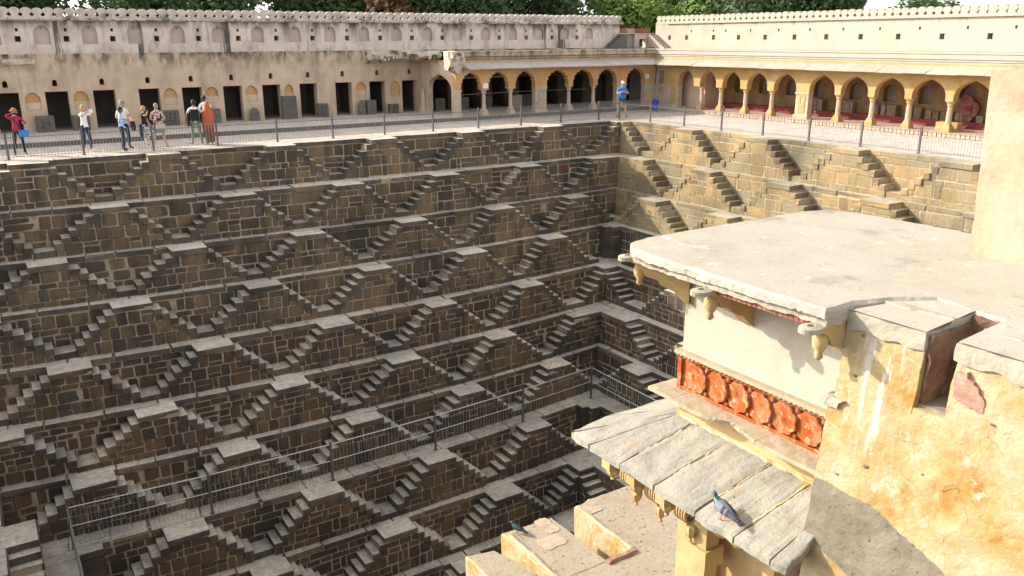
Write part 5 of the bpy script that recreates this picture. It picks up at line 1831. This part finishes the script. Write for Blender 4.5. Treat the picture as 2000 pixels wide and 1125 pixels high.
def person(label, loc, face, H=1.70, top='white', bottom='navy', shoe='shoe', skin=0, hair='black', sleeve=.55, shorts=None, wrists=None, hairlen=0, fem=False, cap=None, glasses=False, stance=.1, turn=0.0, group=None, lean=0.0):
    """face: heading of the chest, degrees clockwise from -y (towards the viewer's side of the well)"""
    s = H / 1.66
    sw = .165 if fem else .19
    J = {}
    J['pel'] = Vector((0, 0, .93)); J['bel'] = Vector((0, .005, 1.08)); J['che'] = Vector((0, 0 - lean * .3, 1.27)); J['upc'] = Vector((0, -lean * .5, 1.39)); J['nek'] = Vector((0, -.01 - lean * .7, 1.485)); J['hdb'] = Vector((0, -.025 - lean, 1.55))
    rad_ = {'pel': (.15, .115), 'bel': (.125 if fem else .145, .10), 'che': (.14 if fem else .16, .105), 'upc': (.115, .085), 'nek': (.05, .05), 'hdb': (.055, .06)}
    edges = [('pel', 'bel'), ('bel', 'che'), ('che', 'upc'), ('upc', 'nek'), ('nek', 'hdb')]
    W = wrists or ((-.27, -.05, .80), (.27, -.05, .80))
    for sd, sg in (('l', -1), ('r', 1)):
        J['hip' + sd] = Vector((sg * .09, 0, .86)); J['kne' + sd] = Vector((sg * (.09 + stance * .4), -.025, .48)); J['ank' + sd] = Vector((sg * (.09 + stance * .7), .03, .085)); J['toe' + sd] = Vector((sg * (.12 + stance * .7), -.13, .035))
        rad_['hip' + sd] = (.092, .095); rad_['kne' + sd] = (.06, .06); rad_['ank' + sd] = (.042, .045); rad_['toe' + sd] = (.04, .03)
        S = Vector((sg * sw, -lean * .5, 1.375)); Wp = Vector(W[0 if sg < 0 else 1])
        d = Wp - S; L = min(d.length, .535); Wp = S + d.normalized() * L
        h = math.sqrt(max(0, .275 ** 2 - (L / 2) ** 2))
        bend = Vector((sg * .7, .45, -.55)); dn = d.normalized(); bend = (bend - dn * bend.dot(dn)).normalized()
        J['sho' + sd] = S; J['elb' + sd] = S + dn * L / 2 + bend * h; J['wri' + sd] = Wp
        fd = (Wp - J['elb' + sd]).normalized()
        J['pal' + sd] = Wp + fd * .075
        rad_['sho' + sd] = (.056, .056); rad_['elb' + sd] = (.042, .042); rad_['wri' + sd] = (.028, .026); rad_['pal' + sd] = (.036, .02)
        edges += [('pel', 'hip' + sd), ('hip' + sd, 'kne' + sd), ('kne' + sd, 'ank' + sd), ('ank' + sd, 'toe' + sd), ('upc', 'sho' + sd), ('sho' + sd, 'elb' + sd), ('elb' + sd, 'wri' + sd), ('wri' + sd, 'pal' + sd)]
    names = list(J)
    me = bpy.data.meshes.new('person_body')
    me.from_pydata([tuple(J[k] * s) for k in names], [(names.index(a), names.index(b)) for a, b in edges], [])
    o = bpy.data.objects.new('tmp', me); COL.objects.link(o)
    sk = o.modifiers.new('skin', 'SKIN')
    ss = o.modifiers.new('sub', 'SUBSURF'); ss.levels = 1; ss.render_levels = 1
    for i, k in enumerate(names):
        v = me.skin_vertices[0].data[i]; v.radius = (rad_[k][0] * s, rad_[k][1] * s); v.use_root = (k == 'pel')
    dg = bpy.context.evaluated_depsgraph_get()
    dg.update()
    body = bpy.data.meshes.new_from_object(o.evaluated_get(dg))
    bpy.data.objects.remove(o)
    mats = [CLOTH[top], CLOTH[bottom], SKIN[skin], CLOTH[shoe]]
    # fingers and head are appended to the same body mesh
    mb = MB()
    for v in body.vertices: mb.v.append(v.co.copy())
    for p in body.polygons:
        c = Vector(p.center) / s
        best = min(edges, key=lambda e: seg_d(c, J[e[0]], J[e[1]])[0] - (rad_[e[0]][0] + rad_[e[1]][0]) * .35)
        t = seg_d(c, J[best[0]], J[best[1]])[1]
        a = best[0][:3] + best[1][:3]
        if a in ('neknek', 'nekhdb'): mi = 2
        elif a == 'upcnek': mi = 2 if t > .55 else 0
        elif a in ('pelbel',): mi = 0 if c.z > .93 else 1
        elif a in ('pelhip',): mi = 1
        elif a == 'hipkne': mi = 1 if (shorts is None or t < shorts) else 2
        elif a == 'kneank': mi = 1 if shorts is None else 2
        elif a == 'anktoe': mi = 3
        elif a == 'shoelb': mi = 0 if t < sleeve * 1.0 or sleeve > 1 else 2
        elif a in ('elbwri',): mi = 0 if sleeve > 1 else 2
        elif a == 'wripal': mi = 2
        else: mi = 0
        mb.f.append(tuple(p.vertices)); mb.m.append(mi)
    for sd, sg in (('l', -1), ('r', 1)):
        P_, W_ = J['pal' + sd], J['wri' + sd]
        fd = (P_ - W_).normalized(); side = fd.cross(Vector((0, 1, .2))).normalized()
        for k, ln in enumerate((.066, .075, .07, .055)):
            p0 = P_ + side * (k - 1.5) * .018; p1 = p0 + fd * ln * .55; p2 = p1 + (fd * .7 + Vector((0, .1, -.5))).normalized() * ln * .5
            mb.tube([p0 * s, p1 * s, p2 * s], [.009 * s, .008 * s, .006 * s], 5, 2)
        p0 = W_ + fd * .03 + side * .03 * sg; mb.tube([p0 * s, (p0 + (fd + side * sg * .8).normalized() * .04) * s, (p0 + (fd * 1.3 + side * sg * .5).normalized() * .07) * s], [.011 * s, .009 * s, .007 * s], 5, 2)
    hc = Vector((0, -.03 - lean * 1.1, 1.625))
    base = len(mb.v)
    mb.ball(hc * s, .1 * s, 14, 10, 2, (.78, .96, 1.16))
    rt = Matrix.Rotation(rad(turn), 3, 'Z')
    mb.add([(hc + Vector(q)) * s for q in ((-.016, -.088, -.02), (.016, -.088, -.02), (0, -.118, -.022), (0, -.09, .025))], [(0, 1, 2), (0, 2, 3), (2, 1, 3)], 2)
    for sg in (-1, 1):
        mb.ball((hc + Vector((sg * .078, .005, -.005))) * s, .024 * s, 6, 5, 2, (.4, .8, 1.2))
    fc = MB()
    for sg in (-1, 1):
        fc.ball((hc + Vector((sg * .03, -.083, .012))) * s, (.013 if not glasses else .024) * s, 7, 5, 0, (1.2, .7, .8))
    fc.boxc((hc + Vector((0, -.089, -.05))) * s, (.04 * s, .012 * s, .008 * s))
    if glasses: fc.boxc((hc + Vector((0, -.085, .016))) * s, (.12 * s, .012 * s, .01 * s))
    root = thing('person', label, 'person', loc, group)
    me2 = mb.mesh('body', mats, smooth=True)
    ob = bpy.data.objects.new('body', me2); COL.objects.link(ob); ob.parent = root
    f2 = bpy.data.objects.new('sunglasses' if glasses else 'face_features', fc.mesh('face', CLOTH['black'])); COL.objects.link(f2); f2.parent = root
    # hair
    h = MB()
    n = 14
    prof = [(.001, .124), (.045, .112), (.075, .085), (.092, .045), (.094, .0)]
    hv = []
    for r_, z in prof:
        for k in range(n):
            w = 2 * PI * k / n
            y_ = math.sin(w) * r_ * 1.12 + .008
            zz_ = z - (.055 if z == 0 and y_ > 0 else 0) + (.035 if z == 0 and y_ < -.04 else 0)
            hv.append((hc + Vector((math.cos(w) * r_ * .92, y_, zz_))) * s)
    fs = [(i * n + k, (i + 1) * n + k, (i + 1) * n + (k + 1) % n, i * n + (k + 1) % n) for i in range(len(prof) - 1) for k in range(n)]
    h.add(hv, fs)
    if hairlen:
        h.lathe((hc + Vector((0, .04, 0))) * s, [(.05 * s, -hairlen * s), (.085 * s, -hairlen * .7 * s), (.085 * s, -.02 * s), (.06 * s, .05 * s)], 10, 0, 1, .6)
    hm = HAIRM[hair]
    ho = bpy.data.objects.new('hair', h.mesh('hair', hm, smooth=True)); COL.objects.link(ho); ho.parent = root
    if cap:
        c_ = MB(); c_.lathe(hc * s, [(.098 * s, .035 * s), (.1 * s, .07 * s), (.08 * s, .115 * s), (.03 * s, .138 * s)], 14, 0, .92, 1.12)
        if cap[1] == 'peak':
            c_.add([(hc + Vector(q)) * s for q in ((-.075, -.085, .045), (.075, -.085, .045), (.055, -.175, .03), (-.055, -.175, .03), (-.075, -.085, .035), (.075, -.085, .035), (.055, -.175, .02), (-.055, -.175, .02))], [(0, 1, 2, 3), (7, 6, 5, 4), (0, 3, 7, 4), (1, 5, 6, 2), (3, 2, 6, 7)])
        else:
            c_.lathe(hc * s, [(.15 * s, .025 * s), (.155 * s, .032 * s), (.1 * s, .05 * s)], 16)
        co = bpy.data.objects.new('hat', c_.mesh('hat', cap[0], smooth=True)); COL.objects.link(co); co.parent = root
    root.rotation_euler = (0, 0, rad(-face))
    return root, J, s


def skirt(root, mat, prof, s, n=18, name='skirt'):
    b = MB()
    base = len(b.v)
    for r_, z in prof:
        for k in range(n):
            w = 2 * PI * k / n
            f = 1 + .05 * math.sin(w * 5 + z * 3)
            b.v.append(Vector((math.cos(w) * r_ * f, math.sin(w) * r_ * .78 * f, z)) * s)
    for i in range(len(prof) - 1):
        for k in range(n):
            b.f.append((i * n + k, i * n + (k + 1) % n, (i + 1) * n + (k + 1) % n, (i + 1) * n + k)); b.m.append(0)
    o = bpy.data.objects.new(name, b.mesh(name, mat, smooth=True)); COL.objects.link(o); o.parent = root
    return o


def held(name, label, cat, root, local, build, mat):
    """a thing held or worn: top-level, placed at the holder's hand"""
    p = Vector(root.location) + Matrix.Rotation(root.rotation_euler.z, 3, 'Z') @ Vector(local)
    t = thing(name, label, cat, p)
    t.rotation_euler = root.rotation_euler
    for nm_, mb, mt in build:
        o = bpy.data.objects.new(nm_, mb.mesh(nm_, mt)); COL.objects.link(o); o.parent = t
    return t


def mbox(size, c=(0, 0, 0)):
    b = MB(); b.boxc(c, size); return b


VF = 20.0   # visitors seen from the lower left look roughly back at the camera
phone_up = ((-.08, -.34, 1.50), (.06, -.36, 1.50))
# red-topped woman with orange hat and blue bag
rt, J, s = person('woman in crimson top and orange hat holding a camera to her eye', (-27.6, 2.15, 0), -10, 1.66, 'crimson', 'black', skin=0, hair='brown', sleeve=2, fem=True, hairlen=.1, cap=(plain('orange_straw', (.45, .17, .05), .9), 'brim'), wrists=((-.06, -.2, 1.58), (.2, -.3, 1.22)), stance=.12)
held('camera', 'small camera held to the eye by the woman in crimson', 'camera', rt, (-.02, -.2, 1.56), [('camera_body', mbox((.1, .05, .07)), CLOTH['black'])], None)
bb = MB(); bb.lathe((0, 0, 0), [(.13, -.14), (.18, -.1), (.18, .06), (.14, .1)], 12, 0, 1, .5)
st_ = MB(); st_.tube([(-.05, 0, .08), (-.2, -.12, .35), (-.33, -.06, .58)], .018, 5)
held('shoulder_bag', 'bright blue shoulder bag on the woman in crimson', 'bag', rt, (.2, -.1, .84), [('bag_body', bb, CLOTH['blue']), ('strap', st_, CLOTH['navy'])], None)
# woman in white with phone
rt, J, s = person('blond woman in white top and navy trousers raising a white phone', (-25.3, 2.05, 0), -35, 1.70, 'white', 'navy', 'shoe_w', 0, 'blond', .5, None, phone_up, .16, True, stance=.12, turn=20)
held('phone', 'white phone raised by the blond woman in white', 'phone', rt, (0, -.42, 1.55), [('case', mbox((.16, .012, .12)), CLOTH['white'])], None)
# pair of men
person('tall grey haired man in white shirt with sunglasses behind the blue patterned shirt', (-23.95, 1.72, 0), -40, 1.84, 'white', 'navy', 'shoe', 0, 'grey', .55, None, ((-.18, -.22, 1.08), (.22, -.2, 1.0)), glasses=True, stance=.12)
rt, J, s = person('dark haired man in blue patterned shirt standing before the man in white', (-24.1, 1.30, 0), -75, 1.62, 'bluepat', 'navy', 'shoe', 1, 'black', 2, None, ((-.22, -.15, .95), (.16, -.3, 1.02)), stance=.14)
bb = MB(); bb.lathe((0, 0, 0), [(.1, -.2), (.15, -.12), (.13, .1), (.06, .16)], 10, 0, 1, .6)
held('shoulder_bag', 'black bag hanging beside the man in white shirt', 'bag', rt, (.02, -.42, .98), [('bag_body', bb, CLOTH['black'])], None)
# two women
rt, J, s = person('blond woman in black top and pale floral trousers with hand to her face', (-23.22, 1.55, 0), -55, 1.60, 'black', 'floral', 'shoe_w', 0, 'blond', .5, None, ((-.05, -.2, 1.5), (.2, -.15, .9)), 0, True, glasses=True, stance=.1)
bb = MB(); bb.lathe((0, 0, 0), [(.06, -.3), (.12, -.2), (.1, .12), (.05, .2)], 10, 0, 1, .6)
held('jacket', 'dark jacket hanging from the arm of the woman in black top', 'jacket', rt, (-.24, .05, .78), [('cloth', bb, CLOTH['navy'])], None)
rt, J, s = person('woman in red and white print dress with turquoise headband', (-22.72, 1.6, 0), 0, 1.68, 'dress', 'skirt', 'khaki', 0, 'grey', .6, .45, ((-.1, -.26, 1.1), (.12, -.26, 1.1)), 0, True, stance=.22, cap=None)
skirt(rt, CLOTH['dress'], [(.15, 1.12), (.18, .95), (.2, .86)], s, name='dress_hem'); skirt(rt, CLOTH['skirt'], [(.18, .90), (.23, .74), (.25, .60)], s)
hb = MB(); hb.lathe((0, 0, 1.72), [(.083, -.03), (.09, 0), (.07, .035)], 12, 0, .9, 1.1)
o = bpy.data.objects.new('headband', hb.mesh('headband', plain('turquoise_cloth', (.05, .4, .42), .8))); COL.objects.link(o); o.parent = rt; o.location = (0, -.03, -.04)
held('handbag', 'cream handbag in front of the print dress', 'bag', rt, (.05, -.3, .86), [('bag_body', mbox((.32, .1, .2)), plain('cream_leather', (.55, .45, .36), .7))], None)
held('camera', 'black camera in the hands of the woman in print dress', 'camera', rt, (0, -.32, 1.14), [('camera_body', mbox((.16, .08, .11)), CLOTH['black'])], None)
# backpacker seen from behind
rt, J, s = person('man in white shirt and sage trousers seen from behind with black backpack', (-21.25, 1.72, 0), 190, 1.74, 'white', 'olive', 'shoe', 1, 'black', .6, None, ((-.3, .02, .86), (.3, .02, .86)), stance=.12)
bp_ = MB(); bp_.boxc((0, 0, 0), (.3, .16, .46)); bp_.boxc((0, .09, -.08), (.22, .06, .22)); bp_.rough(.03, 6)
st_ = MB(); st_.tube([(-.12, -.06, .2), (-.14, -.16, .26), (-.13, -.27, .1)], .022, 5); st_.tube([(.12, -.06, .2), (.14, -.16, .26), (.13, -.27, .1)], .022, 5)
held('backpack', 'black backpack worn by the man in sage trousers', 'backpack', rt, (0, .18, 1.22), [('pack', bp_, CLOTH['black']), ('strap', st_, CLOTH['black'])], None)
bb = MB(); bb.boxc((0, 0, 0), (.14, .12, .16))
held('camera_case', 'black camera case at the left hip of the backpacker', 'case', rt, (.26, .05, .86), [('case_body', bb, CLOTH['black'])], None)
# woman in sari: draped shell over the figure
rt, J, s = person('woman wrapped in an orange red sari, veil over her head, beside the backpacker', (-20.75, 1.62, 0), 150, 1.60, 'sari', 'sari', 'khaki', 1, 'black', 2, None, ((-.14, -.16, 1.05), (.14, -.16, 1.05)), 0, True, stance=.06)
b = MB(); n = 22
prof = [(.19, .10), (.2, .4), (.22, .7), (.235, .95), (.235, 1.15), (.24, 1.30), (.2, 1.42), (.135, 1.52), (.125, 1.62), (.105, 1.72), (.05, 1.775), (.004, 1.785)]
for r_, z in prof:
    for k in range(n):
        w = 2 * PI * k / n
        f = 1 + .06 * math.sin(w * 6 + z * 2) * (1 if z < 1.4 else .3) + .12 * max(0, math.cos(w - .9)) * (1 if z < 1.2 else 0)
        b.v.append(Vector((math.cos(w) * r_ * f, math.sin(w) * r_ * .85 * f + (.01 if z > 1.5 else 0), z)) * s)
for i in range(len(prof) - 1):
    for k in range(n):
        if prof[i][1] > 1.5 and prof[i][1] < 1.7 and n * .62 < k < n * .88: continue
        b.f.append((i * n + k, i * n + (k + 1) % n, (i + 1) * n + (k + 1) % n, (i + 1) * n + k)); b.m.append(0)
o = bpy.data.objects.new('sari', b.mesh('sari', CLOTH['sari'], smooth=True)); COL.objects.link(o); o.parent = rt
person('man in white shirt partly hidden behind the orange sari', (-20.25, 4.2, 0), 170, 1.75, 'white', 'navy', 'shoe', 1, 'black', .6, None, None, stance=.1)
# person cut by the left frame edge
person('person in khaki shorts cut off by the left edge of the photo', (-28.62, 1.6, 0), 10, 1.70, 'darkshort', 'khaki', 'shoe', 0, 'brown', .5, .8, None, stance=.2)
# man in blue tee at the corner
rt, J, s = person('man in bright blue t-shirt and white cap standing at the corner railing', (1.25, 1.55, 0), 25, 1.82, 'blue', 'darkshort', 'shoe', 0, 'grey', .6, .75, ((-.1, -.27, 1.24), (.08, -.28, 1.24)), cap=(CLOTH['white'], 'peak'), stance=.2, lean=.03)
held('camera', 'camera held by the man in blue t-shirt', 'camera', rt, (0, -.33, 1.24), [('camera_body', mbox((.14, .08, .1)), CLOTH['black']), ('lens', mbox((.07, .07, .07), (0, -.07, 0)), CLOTH['shoe'])], None)

# ------------------------------------------------------------------ pigeons
PG = {'body': plain('blue_grey_feathers', (.16, .17, .205), .7, var=.1, scale=60), 'neck': plain('green_sheen_feathers', (.02, .10, .075), .35, var=.4, scale=50), 'head': plain('slate_feathers', (.10, .13, .22), .6), 'dark': plain('charcoal_feathers', (.035, .035, .05), .7), 'leg': plain('pink_scales', (.5, .12, .10), .6), 'beak': plain('dark_horn', (.05, .045, .05), .4), 'tail': plain('grey_tail_feathers', (.06, .06, .075), .7)}


def pigeon(label, loc, heading, s=1.0, PG=PG):
    t = thing('pigeon', label, 'pigeon', loc)
    # continuous body: rings along a spine (x forward)
    rings = [(-.205, .098, .020, .006), (-.16, .10, .030, .012), (-.11, .108, .046, .030), (-.06, .115, .058, .046), (0, .122, .064, .056), (.05, .13, .060, .056), (.09, .142, .046, .046), (.112, .160, .035, .035), (.127, .18, .028, .029), (.137, .199, .026, .027), (.152, .207, .022, .023), (.166, .206, .012, .013), (.171, .205, .003, .003)]
    b = MB(); n = 16
    for x, z, ry, rz in rings:
        for k in range(n):
            w = 2 * PI * k / n
            b.v.append(Vector((x, math.cos(w) * ry, z + math.sin(w) * rz)) * s)
    for i in range(len(rings) - 1):
        mi = 0 if i < 5 else 1 if i < 8 else 2
        for k in range(n):
            b.f.append((i * n + k, i * n + (k + 1) % n, (i + 1) * n + (k + 1) % n, (i + 1) * n + k)); b.m.append(mi)
    b.f.append(tuple(range(n))); b.m.append(0); b.f.append(tuple(reversed(range((len(rings) - 1) * n, len(rings) * n)))); b.m.append(2)
    def put(nm_, mb, mt, smooth=True):
        o = bpy.data.objects.new(nm_, mb.mesh(nm_, mt, smooth=smooth)); COL.objects.link(o); o.parent = t; return o
    put('body', b, [PG['body'], PG['neck'], PG['head']])
    q = MB(); q.lathe((0, 0, 0), [(.007, 0), (.006, .012), (.001, .026)], 7)
    for i, v in enumerate(q.v): q.v[i] = (Vector((v.z, v.x, -v.y * .8 - v.z * .3)) + Vector((.167, 0, .203))) * s
    put('beak', q, PG['beak'])
    for sg in (-1, 1):
        q = MB(); q.ball(Vector((.151, sg * .02, .211)) * s, .005 * s, 7, 5); put('eye', q, PG['leg'])
        # folded wing: curved shell with bars
        w_ = MB(); nu, nv = 14, 6
        for i in range(nu + 1):
            x = .06 - .25 * i / nu
            for j in range(nv + 1):
                a = -.15 + 1.25 * j / nv
                tt = i / nu
                ry = .0715 * (1 - .6 * tt ** 2.2); rz = .063 * (1 - .72 * tt ** 2)
                w_.v.append(Vector((x, sg * math.cos(a) * ry * 1.03, .125 - .022 * tt + math.sin(a) * rz * 1.05)) * s)
        for i in range(nu):
            for j in range(nv):
                a = i * (nv + 1) + j
                f = (a, a + 1, a + nv + 2, a + nv + 1)
                mi = 1 if i in (5, 6, 8, 9) else (2 if i > 9 else 0)
                w_.f.append(f if sg > 0 else f[::-1]); w_.m.append(mi)
        put('wing', w_, [PG['body'], PG['dark'], PG['tail']])
        q = MB(); f0 = Vector((.0, sg * .024, .075)); q.tube([f0 * s, Vector((.0, sg * .026, .03)) * s, Vector((.008, sg * .028, .004)) * s], .0045 * s, 5)
        for a in (-.5, 0, .5): q.tube([Vector((.008, sg * .028, .004)) * s, Vector((.008 + .03 * math.cos(a), sg * .028 + .03 * math.sin(a), .003)) * s], .003 * s, 4)
        q.tube([Vector((.008, sg * .028, .004)) * s, Vector((-.012, sg * .028, .003)) * s], .003 * s, 4)
        put('leg', q, PG['leg'])
    q = MB(); q.add([Vector(p) * s for p in ((-.15, -.028, .107), (-.15, .028, .107), (-.265, .034, .085), (-.265, -.034, .085), (-.15, -.028, .095), (-.15, .028, .095), (-.265, .034, .079), (-.265, -.034, .079))], [(0, 3, 2, 1), (4, 5, 6, 7), (0, 4, 7, 3), (1, 2, 6, 5), (3, 7, 6, 2), (0, 1, 5, 4)])
    put('tail', q, [PG['tail']], False)
    q = MB(); q.add([Vector(p) * s for p in ((-.245, -.0345, .0895), (-.245, .0345, .0895), (-.266, .0355, .0855), (-.266, -.0355, .0855))], [(0, 3, 2, 1)]); put('tail_band', q, PG['dark'], False)
    t.rotation_euler = (0, 0, heading)
    return t


pigeon('grey pigeon with green neck and two dark wing bars standing on the slate chajja', (-25.13, -30.99, 1.010), rad(84), .72)
pigeon('dark pigeon on the corner of the lower gritty roof', (-21.88, -23.42, ZW + .01), rad(115), .85, {**PG, 'body': PG['dark'], 'tail': PG['dark']})
